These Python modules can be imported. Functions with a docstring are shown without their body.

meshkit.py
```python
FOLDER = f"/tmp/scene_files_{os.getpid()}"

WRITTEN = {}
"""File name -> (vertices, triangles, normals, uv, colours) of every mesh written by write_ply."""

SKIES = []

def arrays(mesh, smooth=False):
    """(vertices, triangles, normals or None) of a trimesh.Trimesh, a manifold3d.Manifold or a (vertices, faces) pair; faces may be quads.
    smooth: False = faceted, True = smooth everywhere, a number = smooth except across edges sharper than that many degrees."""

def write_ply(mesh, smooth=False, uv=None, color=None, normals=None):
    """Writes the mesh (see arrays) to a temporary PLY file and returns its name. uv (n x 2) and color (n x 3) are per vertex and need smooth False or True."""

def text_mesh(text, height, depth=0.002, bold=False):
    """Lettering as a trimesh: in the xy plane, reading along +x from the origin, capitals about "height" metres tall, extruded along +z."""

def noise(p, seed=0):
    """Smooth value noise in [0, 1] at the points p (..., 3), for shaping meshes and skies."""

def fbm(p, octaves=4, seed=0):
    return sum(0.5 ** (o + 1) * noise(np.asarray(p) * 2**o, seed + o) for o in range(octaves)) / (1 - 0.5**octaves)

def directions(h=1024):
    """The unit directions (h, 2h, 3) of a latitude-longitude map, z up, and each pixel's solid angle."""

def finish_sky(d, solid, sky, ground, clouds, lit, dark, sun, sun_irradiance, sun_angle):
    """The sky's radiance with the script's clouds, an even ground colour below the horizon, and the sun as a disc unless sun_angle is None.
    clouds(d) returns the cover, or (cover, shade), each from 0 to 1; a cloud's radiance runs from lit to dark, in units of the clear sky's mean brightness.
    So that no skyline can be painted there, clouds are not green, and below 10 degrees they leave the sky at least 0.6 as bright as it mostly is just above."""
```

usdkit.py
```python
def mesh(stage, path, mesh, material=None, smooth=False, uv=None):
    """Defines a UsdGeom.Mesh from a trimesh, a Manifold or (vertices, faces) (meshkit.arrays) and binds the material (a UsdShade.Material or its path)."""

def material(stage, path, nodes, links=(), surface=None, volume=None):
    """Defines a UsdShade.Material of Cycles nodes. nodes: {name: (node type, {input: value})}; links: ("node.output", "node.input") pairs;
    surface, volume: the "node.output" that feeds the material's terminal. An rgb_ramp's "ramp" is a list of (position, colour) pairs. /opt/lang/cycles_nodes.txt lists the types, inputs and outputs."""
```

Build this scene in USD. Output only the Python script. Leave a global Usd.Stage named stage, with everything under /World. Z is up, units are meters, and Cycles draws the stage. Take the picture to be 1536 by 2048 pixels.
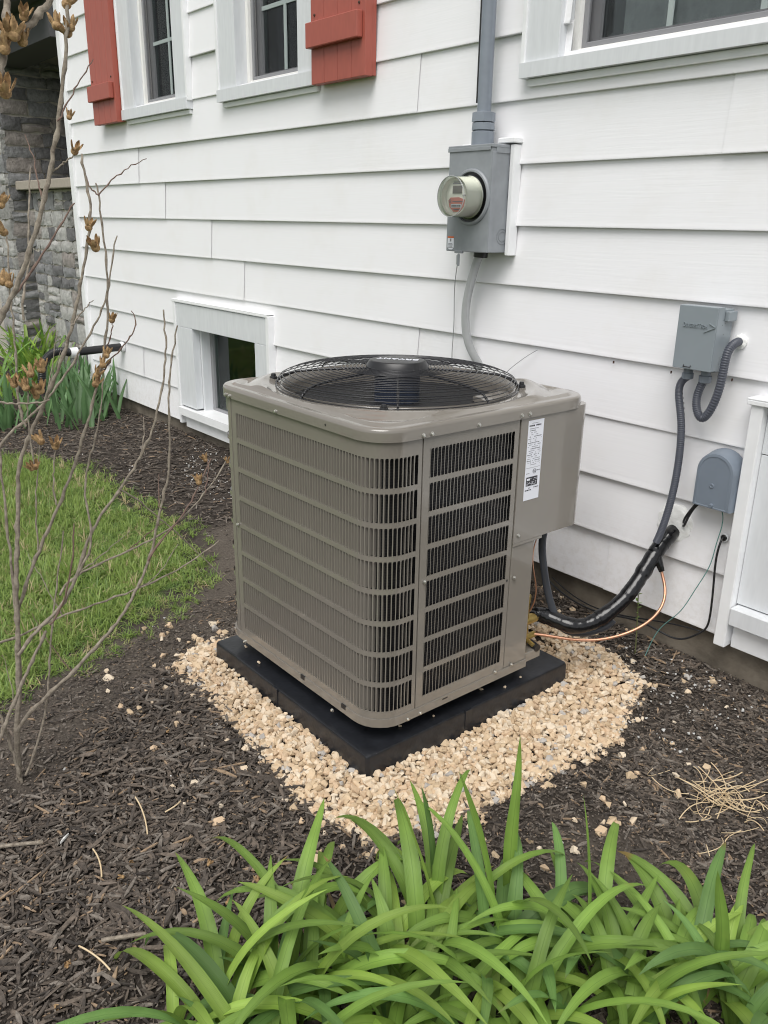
import math, numpy as np, trimesh, usdkit, meshkit
from pxr import Usd, UsdGeom, UsdLux, UsdShade, Sdf, Gf, Vt
from shapely.geometry import Polygon, Point

stage = Usd.Stage.CreateInMemory()
UsdGeom.SetStageUpAxis(stage, UsdGeom.Tokens.z)
UsdGeom.SetStageMetersPerUnit(stage, 1.0)
UsdGeom.Xform.Define(stage, '/World')

# ------------------------------------------------------------------ camera, sky, sun, exposure
F_PX, YAW, PITCH, ROLL = 1673.1, -0.8774, -0.3354, 0.0165      # focal length in pixels of the 1536 px wide photograph
CAM = np.array([0.0, -2.354, 1.41])
_f = np.array([math.sin(YAW) * math.cos(PITCH), math.cos(YAW) * math.cos(PITCH), math.sin(PITCH)])
_r0 = np.array([math.cos(YAW), -math.sin(YAW), 0.0]); _u0 = np.cross(_r0, _f)
_r = _r0 * math.cos(ROLL) + _u0 * math.sin(ROLL); _u = np.cross(_r, _f)
cam = UsdGeom.Camera.Define(stage, '/World/camera')
cam.AddTransformOp().Set(Gf.Matrix4d(*_r, 0, *_u, 0, *(-_f), 0, *CAM, 1))
cam.CreateHorizontalApertureAttr(36.0); cam.CreateVerticalApertureAttr(48.0)
cam.CreateFocalLengthAttr(36.0 * F_PX / 1536)
cam.CreateClippingRangeAttr(Gf.Vec2f(0.05, 1000))
EXPOSURE, SKY, SUN, SUN_ANGLE = 1.0, 0.12, 0.3, 40.0
cam.CreateExposureAttr(EXPOSURE)
SUN_DIR = np.array([0.35, -0.60, 1.15]); SUN_DIR /= np.linalg.norm(SUN_DIR)
_el, _rot = math.asin(SUN_DIR[2]), math.atan2(SUN_DIR[0], SUN_DIR[1])
UsdGeom.Scope.Define(stage, '/World/Looks')
skymat = usdkit.material(stage, '/World/Looks/overcast_sky', {
    's': ('sky_texture', {'sky_type': 'single_scattering', 'sun_disc': False, 'sun_elevation': _el, 'sun_rotation': _rot}),
    'bw': ('rgb_to_bw', {}), 'tc': ('texture_coordinate', {}),
    'n': ('noise_texture', {'scale': 2.2, 'detail': 5.0, 'roughness': 0.55}),
    'cl': ('rgb_ramp', {'ramp': [(0.3, (0.84, 0.86, 0.9)), (0.7, (1.2, 1.19, 1.17))]}),
    'cloud': ('mix', {'mix_type': 'multiply', 'fac': 1.0}),
    'sx': ('separate_xyz', {}), 'zen': ('map_range', {'from_min': 0.0, 'from_max': 1.0, 'to_min': 0.5, 'to_max': 1.5, 'clamp': True}), 'cz': ('mix', {'mix_type': 'multiply', 'fac': 1.0}),   # an overcast sky is brightest overhead
    'm': ('mix', {'fac': 0.92}),
    'b': ('background_shader', {'strength': SKY})},
    [('s.color', 'bw.color'), ('tc.generated', 'n.vector'), ('n.fac', 'cl.fac'), ('bw.val', 'cloud.color1'), ('cl.color', 'cloud.color2'),
     ('s.color', 'm.color1'), ('tc.generated', 'sx.vector'), ('sx.z', 'zen.value'), ('cloud.color', 'cz.color1'), ('zen.result', 'cz.color2'), ('cz.color', 'm.color2'), ('m.color', 'b.color')], surface='b.background')
dome = UsdLux.DomeLight.Define(stage, '/World/sky')
UsdShade.MaterialBindingAPI.Apply(dome.GetPrim()).Bind(skymat)
sun = UsdLux.DistantLight.Define(stage, '/World/sun')
sun.CreateIntensityAttr(SUN); sun.CreateAngleAttr(SUN_ANGLE); sun.CreateNormalizeAttr(True); sun.CreateColorAttr(Gf.Vec3f(1.0, 0.965, 0.92))
_b = SUN_DIR; _a = np.cross([0, 1, 0], _b); _a /= np.linalg.norm(_a); _c = np.cross(_b, _a)
sun.AddTransformOp().Set(Gf.Matrix4d(*_a, 0, *_c, 0, *_b, 0, 0, 0, 10, 1))

# ------------------------------------------------------------------ helpers
def ray(px, py):
    return _f + (px - 768) / F_PX * _r - (py - 1024) / F_PX * _u
def wall(px, py, y=0.0):
    d = ray(px, py); return CAM + d * ((y - CAM[1]) / d[1])
def onx(px, py, x):
    d = ray(px, py); return CAM + d * ((x - CAM[0]) / d[0])
def onz(px, py, z=0.0):
    d = ray(px, py); return CAM + d * ((z - CAM[2]) / d[2])
_h = np.array([_f[0], _f[1], 0]); _h /= np.linalg.norm(_h)
def away(px, py, dist):                                            # the point seen at a pixel, DIST metres ahead of the camera along the ground
    d = ray(px, py); return CAM + d * (dist / (d @ _h))

used = {}
def path_of(parent, name):
    base = parent.GetPath().pathString if parent is not None else '/World'
    k = used.get((base, name), -1) + 1; used[(base, name)] = k
    return base + '/' + (name if k == 0 else '%s_%03d' % (name, k))
def data(p, **kw):
    for k, v in kw.items():
        if v: p.SetCustomDataByKey(k, v)
def thing(name, label, cat, group=None, loc=(0, 0, 0)):
    x = UsdGeom.Xform.Define(stage, path_of(None, name))
    if any(loc): x.AddTranslateOp().Set(Gf.Vec3d(*map(float, loc)))
    data(x.GetPrim(), label=label, category=cat, group=group); return x.GetPrim()
def group_part(name, parent, label=None):
    x = UsdGeom.Xform.Define(stage, path_of(parent, name)); data(x.GetPrim(), label=label); return x.GetPrim()
def obj(name, mesh, mat, parent=None, smooth=False, uv=None, **kw):
    if isinstance(mesh, list): mesh = trimesh.util.concatenate(mesh)
    m = usdkit.mesh(stage, path_of(parent, name), mesh, mat, smooth=smooth, uv=uv)
    if kw: data(m.GetPrim(), **kw)
    return m.GetPrim()

def box(x0, x1, y0, y1, z0, z1, b=0.0):
    if b <= 0:
        m = trimesh.creation.box((x1 - x0, y1 - y0, z1 - z0)); m.apply_translation(((x0 + x1) / 2, (y0 + y1) / 2, (z0 + z1) / 2)); return m
    pts = []
    for sx in (0, 1):
        for sy in (0, 1):
            for sz in (0, 1):
                X, Y, Z = (x0, x1)[sx], (y0, y1)[sy], (z0, z1)[sz]; dx, dy, dz = b * (1 - 2 * sx), b * (1 - 2 * sy), b * (1 - 2 * sz)
                pts += [(X + dx, Y + dy, Z), (X + dx, Y, Z + dz), (X, Y + dy, Z + dz)]
    return trimesh.convex.convex_hull(np.array(pts))
def grid_faces(n, m, wrap=False):
    i, j = np.meshgrid(np.arange(n - 1), np.arange(m if wrap else m - 1), indexing='ij'); k = (j + 1) % m
    q = np.stack([i * m + j, (i + 1) * m + j, (i + 1) * m + k, i * m + k], -1).reshape(-1, 4)
    return np.vstack([q[:, [0, 1, 2]], q[:, [0, 2, 3]]])
def spline(p, n):
    p = np.asarray(p, float)
    if len(p) < 3: return p[0] + (p[-1] - p[0]) * np.linspace(0, 1, n)[:, None]
    from scipy.interpolate import PchipInterpolator, CubicSpline
    t = np.r_[0, np.cumsum(np.sqrt(np.linalg.norm(np.diff(p, axis=0), axis=1)))]
    return CubicSpline(t, p)(np.linspace(0, t[-1], n))
def tube(points, r, sides=10, n=None, caps=True):
    p = spline(points, n) if n else np.asarray(points, float)
    t = np.gradient(p, axis=0); t /= np.linalg.norm(t, axis=1, keepdims=True) + 1e-12
    a = np.zeros_like(p); v = np.array([0.31, 0.2, 0.93]); 
    for k in range(len(p)):
        v = v - t[k] * (v @ t[k]); nv = np.linalg.norm(v)
        if nv < 1e-6: v = np.cross(t[k], [1, 0, 0]); nv = np.linalg.norm(v)
        v = v / nv; a[k] = v
    b = np.cross(t, a); ang = np.arange(sides) * 2 * np.pi / sides
    R = np.broadcast_to(r, (len(p),))[:, None, None]
    V = (p[:, None] + R * (np.cos(ang)[None, :, None] * a[:, None] + np.sin(ang)[None, :, None] * b[:, None])).reshape(-1, 3)
    Fc = grid_faces(len(p), sides, True)[:, ::-1]
    if caps:
        V = np.vstack([V, p[:1], p[-1:]]); c0, c1 = len(V) - 2, len(V) - 1; o = (len(p) - 1) * sides; j = np.arange(sides); k = (j + 1) % sides
        Fc = np.vstack([Fc, np.stack([np.full(sides, c0), k, j], -1), np.stack([np.full(sides, c1), o + j, o + k], -1)])
    return trimesh.Trimesh(V, Fc, process=False)
def lathe(profile, sides=32, center=(0, 0, 0), axis='z'):
    pr = np.asarray(profile, float); ang = np.arange(sides) * 2 * np.pi / sides
    V = np.stack([pr[:, None, 0] * np.cos(ang), pr[:, None, 0] * np.sin(ang), np.broadcast_to(pr[:, None, 1], (len(pr), sides))], -1).reshape(-1, 3)
    if axis == '-y': V = np.stack([V[:, 0], -V[:, 2], V[:, 1]], -1)
    if axis == 'x': V = np.stack([V[:, 2], V[:, 0], V[:, 1]], -1)
    Fc = grid_faces(len(pr), sides, True)
    q = V[Fc] - V.mean(0); 
    if np.einsum('ij,ij->', q.mean(1), np.cross(q[:, 1] - q[:, 0], q[:, 2] - q[:, 0])) < 0: Fc = Fc[:, ::-1]
    return trimesh.Trimesh(V + np.asarray(center, float), Fc, process=False)
def prism_y(poly, y0, y1):                                          # polygon in x,z extruded along y
    m = trimesh.creation.extrude_polygon(Polygon(poly) if not hasattr(poly, 'exterior') else poly, y1 - y0, engine='earcut')
    v = m.vertices; return trimesh.Trimesh(np.stack([v[:, 0], y1 - v[:, 2], v[:, 1]], -1), m.faces, process=False)

def mat(name, color, rough=0.5, noise=0.0, scale=20.0, bump=0.0, bscale=200.0, bdist=0.001, metal=0.0, spec=0.5, stretch=None, color2=None, coat=0.0):
    nodes = {'p': ('principled_bsdf', {'base_color': color, 'roughness': rough, 'metallic': metal, 'specular_ior_level': spec, 'coat_weight': coat})}
    links = []
    nodes['g'] = ('geometry', {})
    src = 'g.position'
    if stretch:
        nodes['mp'] = ('mapping', {'scale': stretch}); links.append(('g.position', 'mp.vector')); src = 'mp.vector'
    if noise or color2:
        c2 = color2 or tuple(c * (1 + noise) for c in color); c1 = color if color2 else tuple(c * (1 - noise) for c in color)
        nodes['n'] = ('noise_texture', {'scale': scale, 'detail': 5.0, 'roughness': 0.6}); nodes['r'] = ('rgb_ramp', {'ramp': [(0.3, c1), (0.7, c2)]})
        links += [(src, 'n.vector'), ('n.fac', 'r.fac'), ('r.color', 'p.base_color')]
    if bump:
        nodes['bn'] = ('noise_texture', {'scale': bscale, 'detail': 4.0}); nodes['b'] = ('bump', {'strength': bump, 'distance': bdist})
        links += [(src, 'bn.vector'), ('bn.fac', 'b.height'), ('b.normal', 'p.normal')]
    return usdkit.material(stage, '/World/Looks/' + name, nodes, links, surface='p.BSDF')

M = {}
# siding: white vinyl with embossed wood grain and faint dirt
M['siding'] = usdkit.material(stage, '/World/Looks/white_vinyl', {
    'g': ('geometry', {}), 'mp': ('mapping', {'scale': (5.0, 5.0, 130.0)}), 'n': ('noise_texture', {'scale': 1.0, 'detail': 4.0, 'distortion': 0.6}),
    'b': ('bump', {'strength': 0.2, 'distance': 0.002}), 'd': ('noise_texture', {'scale': 3.5, 'detail': 6.0, 'roughness': 0.65}),
    'r': ('rgb_ramp', {'ramp': [(0.30, (0.775, 0.765, 0.765)), (0.5, (0.80, 0.795, 0.81))]}), 'sz': ('separate_xyz', {}), 'zr': ('map_range', {'from_min': 0.18, 'from_max': 0.55, 'to_min': 0.36, 'to_max': 0.0, 'clamp': True}), 'sn': ('noise_texture', {'scale': 38.0, 'detail': 6.0, 'roughness': 0.7}), 'sr': ('map_range', {'from_min': 0.45, 'from_max': 0.75, 'to_min': 0.0, 'to_max': 1.0, 'clamp': True}), 'smul': ('math', {'math_type': 'multiply'}), 'smx': ('mix', {'color2': (0.45, 0.40, 0.33)}),
    'p': ('principled_bsdf', {'roughness': 0.42, 'specular_ior_level': 0.4})},
    [('g.position', 'mp.vector'), ('mp.vector', 'n.vector'), ('n.fac', 'b.height'), ('b.normal', 'p.normal'), ('g.position', 'd.vector'), ('d.fac', 'r.fac'), ('g.position', 'sz.vector'), ('sz.z', 'zr.value'), ('g.position', 'sn.vector'), ('sn.fac', 'sr.value'), ('zr.result', 'smul.value1'), ('sr.result', 'smul.value2'), ('smul.value', 'smx.fac'), ('r.color', 'smx.color1'), ('smx.color', 'p.base_color')], surface='p.BSDF')
M['trim'] = mat('white_trim', (0.76, 0.765, 0.77), 0.4, noise=0.04, scale=12)
M['casing'] = mat('pale_grey_aluminium_casing', (0.615, 0.63, 0.645), 0.45, noise=0.05, scale=9, stretch=(6, 6, 1))
M['vinyl_frame'] = mat('white_window_frame', (0.78, 0.77, 0.74), 0.35)
M['grey_sash'] = mat('grey_screen_frame', (0.24, 0.24, 0.25), 0.45)
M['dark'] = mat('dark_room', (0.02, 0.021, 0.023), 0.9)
M['black'] = mat('black_plastic', (0.012, 0.012, 0.013), 0.35)
M['muntin'] = mat('white_grille_bar', (0.6, 0.68, 0.66), 0.5)
M['curtain'] = mat('grey_curtain', (0.82, 0.82, 0.81), 0.9, noise=0.1, scale=30)
def glass_mat(name, tint, gl=1.0):
    return usdkit.material(stage, '/World/Looks/' + name, {'t': ('transparent_bsdf', {'color': tint}), 'g': ('glossy_bsdf', {'color': (0.9, 0.95, 0.93), 'roughness': 0.02}),
        'f': ('fresnel', {'IOR': 1.5}), 'm': ('mix_closure', {})}, [('f.fac', 'm.fac'), ('t.BSDF', 'm.closure1'), ('g.BSDF', 'm.closure2')], surface='m.closure')
M['pane'] = glass_mat('window_glass', (0.90, 0.93, 0.92))
M['screen'] = usdkit.material(stage, '/World/Looks/insect_screen', {'t': ('transparent_bsdf', {'color': (1, 1, 1)}), 'd': ('diffuse_bsdf', {'color': (0.022, 0.023, 0.025)}), 'm': ('mix_closure', {'fac': 0.14})},
    [('t.BSDF', 'm.closure1'), ('d.BSDF', 'm.closure2')], surface='m.closure')
M['red'] = mat('brick_red_paint', (0.335, 0.083, 0.058), 0.5, noise=0.07, scale=14, stretch=(4, 4, 1), bump=0.15, bscale=60)
M['concrete'] = mat('stained_foundation', (0.07, 0.057, 0.042), 0.95, color2=(0.21, 0.18, 0.14), scale=7, bump=0.6, bscale=60, bdist=0.006)
M['ac'] = mat('taupe_enamel', (0.192, 0.174, 0.150), 0.16, noise=0.05, scale=3, spec=0.5, coat=0.6)
M['ac_in'] = mat('condenser_coil', (0.010, 0.010, 0.011), 0.6, metal=0.0)
M['fin'] = mat('coil_fins', (0.016, 0.016, 0.017), 0.5)
M['screw'] = mat('zinc_screw', (0.55, 0.54, 0.50), 0.3, metal=0.9)
M['wire'] = mat('black_coated_wire', (0.02, 0.02, 0.022), 0.25)
M['motor'] = mat('dark_blue_motor', (0.026, 0.034, 0.055), 0.4)
M['alu'] = mat('aluminium_blade', (0.6, 0.6, 0.6), 0.35, metal=0.9)
M['pad'] = mat('black_plastic_pad', (0.011, 0.012, 0.0145), 0.30, noise=0.35, scale=25, bump=0.3, bscale=90, bdist=0.002)
M['galv'] = mat('grey_painted_steel', (0.235, 0.25, 0.265), 0.42, noise=0.10, scale=18, bump=0.05, bscale=120)
M['pvc'] = mat('grey_conduit', (0.20, 0.225, 0.26), 0.45, noise=0.06, scale=30)
M['pvc_light'] = mat('light_grey_conduit', (0.36, 0.37, 0.37), 0.45, noise=0.05, scale=30)
M['box'] = mat('grey_enamel_box', (0.225, 0.255, 0.275), 0.38, noise=0.03, scale=10)
M['dome'] = mat('blue_grey_plastic', (0.165, 0.195, 0.235), 0.45, noise=0.04, scale=20, bump=0.08, bscale=300)
M['flex'] = mat('dark_grey_flexible_conduit', (0.065, 0.07, 0.088), 0.42, noise=0.06, scale=40)
M['flex_dark'] = mat('charcoal_cable', (0.045, 0.05, 0.06), 0.42)
M['tape'] = mat('black_glossy_tape', (0.004, 0.004, 0.0045), 0.13, bump=0.35, bscale=45, bdist=0.004)
M['copper'] = mat('copper_pipe', (0.58, 0.31, 0.20), 0.42, metal=0.9, noise=0.12, scale=30)
M['brass'] = mat('brass_valve', (0.50, 0.36, 0.12), 0.38, metal=0.85, noise=0.15, scale=60)
M['caulk'] = mat('white_caulk', (0.80, 0.80, 0.78), 0.6, bump=0.6, bscale=90, bdist=0.004)
M['paper'] = mat('white_label', (0.72, 0.73, 0.78), 0.45)
M['ink'] = mat('black_ink', (0.03, 0.03, 0.035), 0.5)
M['inkgrey'] = mat('grey_ink', (0.22, 0.22, 0.24), 0.5)
M['orange'] = mat('orange_ink', (0.55, 0.13, 0.04), 0.5)
M['redlabel'] = mat('pink_red_label', (0.70, 0.27, 0.23), 0.5)
M['meter'] = mat('ivory_meter_face', (0.84, 0.83, 0.76), 0.5)
M['lcd'] = mat('grey_display', (0.17, 0.16, 0.15), 0.25)
M['meter_glass'] = glass_mat('meter_cover_glass', (0.97, 0.98, 0.955))
M['rust'] = mat('rusty_screw', (0.06, 0.03, 0.02), 0.8)
M['greenwire'] = mat('green_wire', (0.10, 0.22, 0.20), 0.5)
M['greywire'] = mat('thin_grey_wire', (0.25, 0.26, 0.26), 0.5)
M['mortar'] = mat('mortar', (0.42, 0.39, 0.335), 0.95, noise=0.12, scale=30, bump=0.6, bscale=80, bdist=0.006)
STONES = [mat('grey_stone_%s' % w, c, 0.85, noise=0.28, scale=22, bump=0.8, bscale=38, bdist=0.012) for w, c in
          zip(('blue', 'plain', 'dark', 'pale', 'warm'), ((0.205, 0.205, 0.205), (0.25, 0.245, 0.23), (0.13, 0.128, 0.128), (0.36, 0.355, 0.335), (0.25, 0.225, 0.205)))]
M['ledge'] = mat('beige_ledge_stone', (0.36, 0.32, 0.265), 0.8, noise=0.08, scale=30)
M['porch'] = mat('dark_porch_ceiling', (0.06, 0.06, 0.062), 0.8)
M['bark'] = mat('grey_brown_bark', (0.13, 0.105, 0.08), 0.85, color2=(0.34, 0.295, 0.235), scale=70, bump=0.6, bscale=250, bdist=0.002)
M['bark_red'] = mat('reddish_twig_bark', (0.105, 0.062, 0.05), 0.8, color2=(0.19, 0.13, 0.10), scale=60)
M['pod'] = mat('dry_seed_pod', (0.11, 0.055, 0.02), 0.8, color2=(0.50, 0.33, 0.16), scale=95)
M['straw'] = mat('dry_straw', (0.52, 0.39, 0.23), 0.8, color2=(0.68, 0.55, 0.36), scale=30)
M['white_chip'] = mat('white_specks', (0.34, 0.34, 0.33), 0.8, color2=(0.66, 0.65, 0.62), scale=120)

def leaf_mat(name, dark, light, rib):
    return usdkit.material(stage, '/World/Looks/' + name, {
        'tc': ('texture_coordinate', {}), 'sx': ('separate_xyz', {}), 'rib': ('rgb_ramp', {'ramp': [(0.0, dark), (0.40, light), (0.475, light), (0.5, rib), (0.525, light), (0.60, light), (1.0, dark)]}),
        'mp': ('mapping', {'scale': (26.0, 1.2, 1.0)}), 'v': ('noise_texture', {'scale': 1.0, 'detail': 2.0}), 'b': ('bump', {'strength': 0.7, 'distance': 0.0015}),
        'oi': ('object_info', {}), 'hs': ('hsv', {'hue': 0.5, 'saturation': 1.0}), 'vv': ('map_range', {'from_min': 0.0, 'from_max': 1.0, 'to_min': 0.72, 'to_max': 1.25}),
        'g': ('geometry', {}), 'n': ('noise_texture', {'scale': 9.0, 'detail': 3.0}), 'nr': ('map_range', {'from_min': 0.3, 'from_max': 0.7, 'to_min': 0.8, 'to_max': 1.15}), 'mul': ('math', {'math_type': 'multiply'}),
        'tn': ('noise_texture', {'scale': 7.0, 'detail': 3.0}), 'ta': ('math', {'math_type': 'multiply_add', 'value2': 1.3}), 'tr': ('map_range', {'from_min': 1.76, 'from_max': 1.86, 'to_min': 0.0, 'to_max': 0.9, 'clamp': True}), 'tm': ('mix', {'color2': (0.26, 0.17, 0.06)}), 'yn': ('noise_texture', {'scale': 4.0, 'detail': 4.0}), 'yr': ('rgb_ramp', {'ramp': [(0.6, (0, 0, 0)), (0.8, (0.45, 0.45, 0.45))]}), 'ym': ('mix', {'color2': (0.33, 0.36, 0.07)}),
        'p': ('principled_bsdf', {'roughness': 0.46, 'specular_ior_level': 0.4}), 't': ('translucent_bsdf', {}), 'm': ('mix_closure', {'fac': 0.27})},
        [('tc.UV', 'sx.vector'), ('sx.x', 'rib.fac'), ('tc.UV', 'mp.vector'), ('mp.vector', 'v.vector'), ('v.fac', 'b.height'), ('b.normal', 'p.normal'),
         ('oi.random', 'vv.value'), ('g.position', 'n.vector'), ('n.fac', 'nr.value'), ('vv.result', 'mul.value1'), ('nr.result', 'mul.value2'), ('mul.value', 'hs.value'), ('rib.color', 'hs.color'),
         ('g.position', 'tn.vector'), ('tn.fac', 'ta.value1'), ('sx.y', 'ta.value3'), ('ta.value', 'tr.value'), ('g.position', 'yn.vector'), ('yn.fac', 'yr.fac'), ('yr.color', 'ym.fac'), ('hs.color', 'ym.color1'), ('ym.color', 'tm.color1'), ('tr.result', 'tm.fac'), ('tm.color', 'p.base_color'), ('tm.color', 't.color'), ('p.BSDF', 'm.closure1'), ('t.BSDF', 'm.closure2')], surface='m.closure')
M['lily'] = leaf_mat('daylily_leaf', (0.158, 0.268, 0.047), (0.21, 0.34, 0.063), (0.12, 0.22, 0.037))
M['lily_pale'] = leaf_mat('young_daylily_leaf', (0.24, 0.37, 0.06), (0.30, 0.44, 0.085), (0.19, 0.31, 0.05))
M['lily_blue'] = leaf_mat('bluish_daylily_leaf', (0.115, 0.22, 0.058), (0.155, 0.28, 0.075), (0.09, 0.185, 0.047))
M['iris'] = leaf_mat('iris_leaf', (0.11, 0.21, 0.085), (0.145, 0.26, 0.11), (0.12, 0.22, 0.09))
M['far_lily'] = leaf_mat('far_daylily_leaf', (0.15, 0.29, 0.06), (0.20, 0.36, 0.08), (0.15, 0.27, 0.05))

# ------------------------------------------------------------------ ground
WALLG = 0.085
PAD = (-2.2787, -1.4609, -1.1833, -0.36)
grass_poly = Polygon([(-14, -1.9), (-8, -1.35), (-5.37, -0.99), (-4.8, -0.62), (-4.1, -0.64), (-3.47, -0.60), (-2.9, -0.86), (-2.70, -1.19), (-2.55, -1.54), (-2.40, -1.86), (-2.30, -2.6), (-1.9, -3.4), (6, -3.6), (14, -4), (14, -14), (-14, -14)])
gravel_poly = Polygon([(-2.43, -1.21), (-2.33, -1.335), (-2.05, -1.34), (-1.75, -1.36), (-1.45, -1.38), (-1.27, -1.33), (-1.19, -1.15), (-1.17, -0.85), (-1.15, -0.5), (-1.27, -0.18), (-1.45, -0.12), (-1.9, -0.16), (-2.3, -0.25), (-2.40, -0.6), (-2.37, -1.0)])
def sstep(t): t = np.clip(t, 0, 1); return t * t * (3 - 2 * t)
def ground_z(x, y):
    x, y = np.asarray(x, float), np.asarray(y, float)
    p = np.stack([x, y, 0 * x], -1)
    z = WALLG * sstep((y + 0.42) / 0.42) * (1 - 0.35 * sstep((x + 2.2) / 1.0)) + 0.03 * (meshkit.fbm(p * 2.3, 3, 5) - 0.5) + 0.012 * (meshkit.fbm(p * 11, 3, 9) - 0.5) - 0.012
    z = z + 0.05 * np.exp(-((x + 2.1) ** 2 + (y + 2.0) ** 2) / 0.25)
    z = z + 0.03 * np.exp(-((x + 4.9) ** 2 + (y + 0.3) ** 2) / 0.5)
    return np.where((x > -2.5) & (x < -1.2) & (y > -1.4) & (y < -0.25), np.minimum(z, 0.0), z)
def axis_ticks(lo, hi, step, far):
    a = list(np.arange(lo, hi + 1e-6, step)); d = step; 
    while a[0] > -far: d *= 1.5; a.insert(0, a[0] - d)
    d = step
    while a[-1] < far: d *= 1.5; a.append(a[-1] + d)
    return np.array(a)
gx, gy = axis_ticks(-7, 0.5, 0.03, 150), axis_ticks(-3.2, 0.3, 0.03, 150)
GX, GY = np.meshgrid(gx, gy, indexing='ij')
GZ = ground_z(GX, GY)
gv = np.stack([GX, GY, GZ], -1).reshape(-1, 3)
import shapely
lawn = shapely.contains_xy(grass_poly.buffer(-0.13), gv[:, 0] + 0.08 * (meshkit.noise(gv * 7, 3) - 0.5), gv[:, 1] + 0.08 * (meshkit.noise(gv * 7, 4) - 0.5)) | (np.abs(gv[:, 0]) > 13) | (gv[:, 1] < -13)
M['ground'] = usdkit.material(stage, '/World/Looks/soil_and_lawn_ground', {
    'a': ('attribute', {'attribute': 'lawn'}), 'g': ('geometry', {}),
    'n': ('noise_texture', {'scale': 45.0, 'detail': 8.0, 'roughness': 0.7}), 's': ('rgb_ramp', {'ramp': [(0.3, (0.018, 0.015, 0.012)), (0.55, (0.05, 0.041, 0.034)), (0.8, (0.11, 0.09, 0.073))]}),
    'n2': ('noise_texture', {'scale': 3.0, 'detail': 6.0}), 'l': ('rgb_ramp', {'ramp': [(0.3, (0.05, 0.09, 0.022)), (0.7, (0.10, 0.15, 0.042))]}),
    'dr': ('attribute', {'attribute': 'dry'}), 'dn': ('noise_texture', {'scale': 120.0, 'detail': 5.0}), 'dc': ('rgb_ramp', {'ramp': [(0.3, (0.07, 0.058, 0.047)), (0.7, (0.135, 0.115, 0.095))]}), 'md': ('mix', {}), 'm': ('mix', {}), 'b': ('bump', {'strength': 0.9, 'distance': 0.012}), 'p': ('principled_bsdf', {'roughness': 0.95, 'specular_ior_level': 0.2})},
    [('g.position', 'n.vector'), ('n.fac', 's.fac'), ('g.position', 'n2.vector'), ('n2.fac', 'l.fac'), ('a.fac', 'm.fac'), ('s.color', 'md.color1'), ('g.position', 'dn.vector'), ('dn.fac', 'dc.fac'), ('dc.color', 'md.color2'), ('dr.fac', 'md.fac'), ('md.color', 'm.color1'), ('l.color', 'm.color2'), ('m.color', 'p.base_color'), ('n.fac', 'b.height'), ('b.normal', 'p.normal')], surface='p.BSDF')
gp = obj('ground', trimesh.Trimesh(gv, grid_faces(len(gx), len(gy)), process=False), M['ground'], smooth=True, kind='structure', label='dark garden soil running into lawn around the house')
UsdGeom.PrimvarsAPI(gp).CreatePrimvar('lawn', Sdf.ValueTypeNames.FloatArray, 'vertex').Set(Vt.FloatArray.FromNumpy(lawn.astype(np.float32)))

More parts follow.
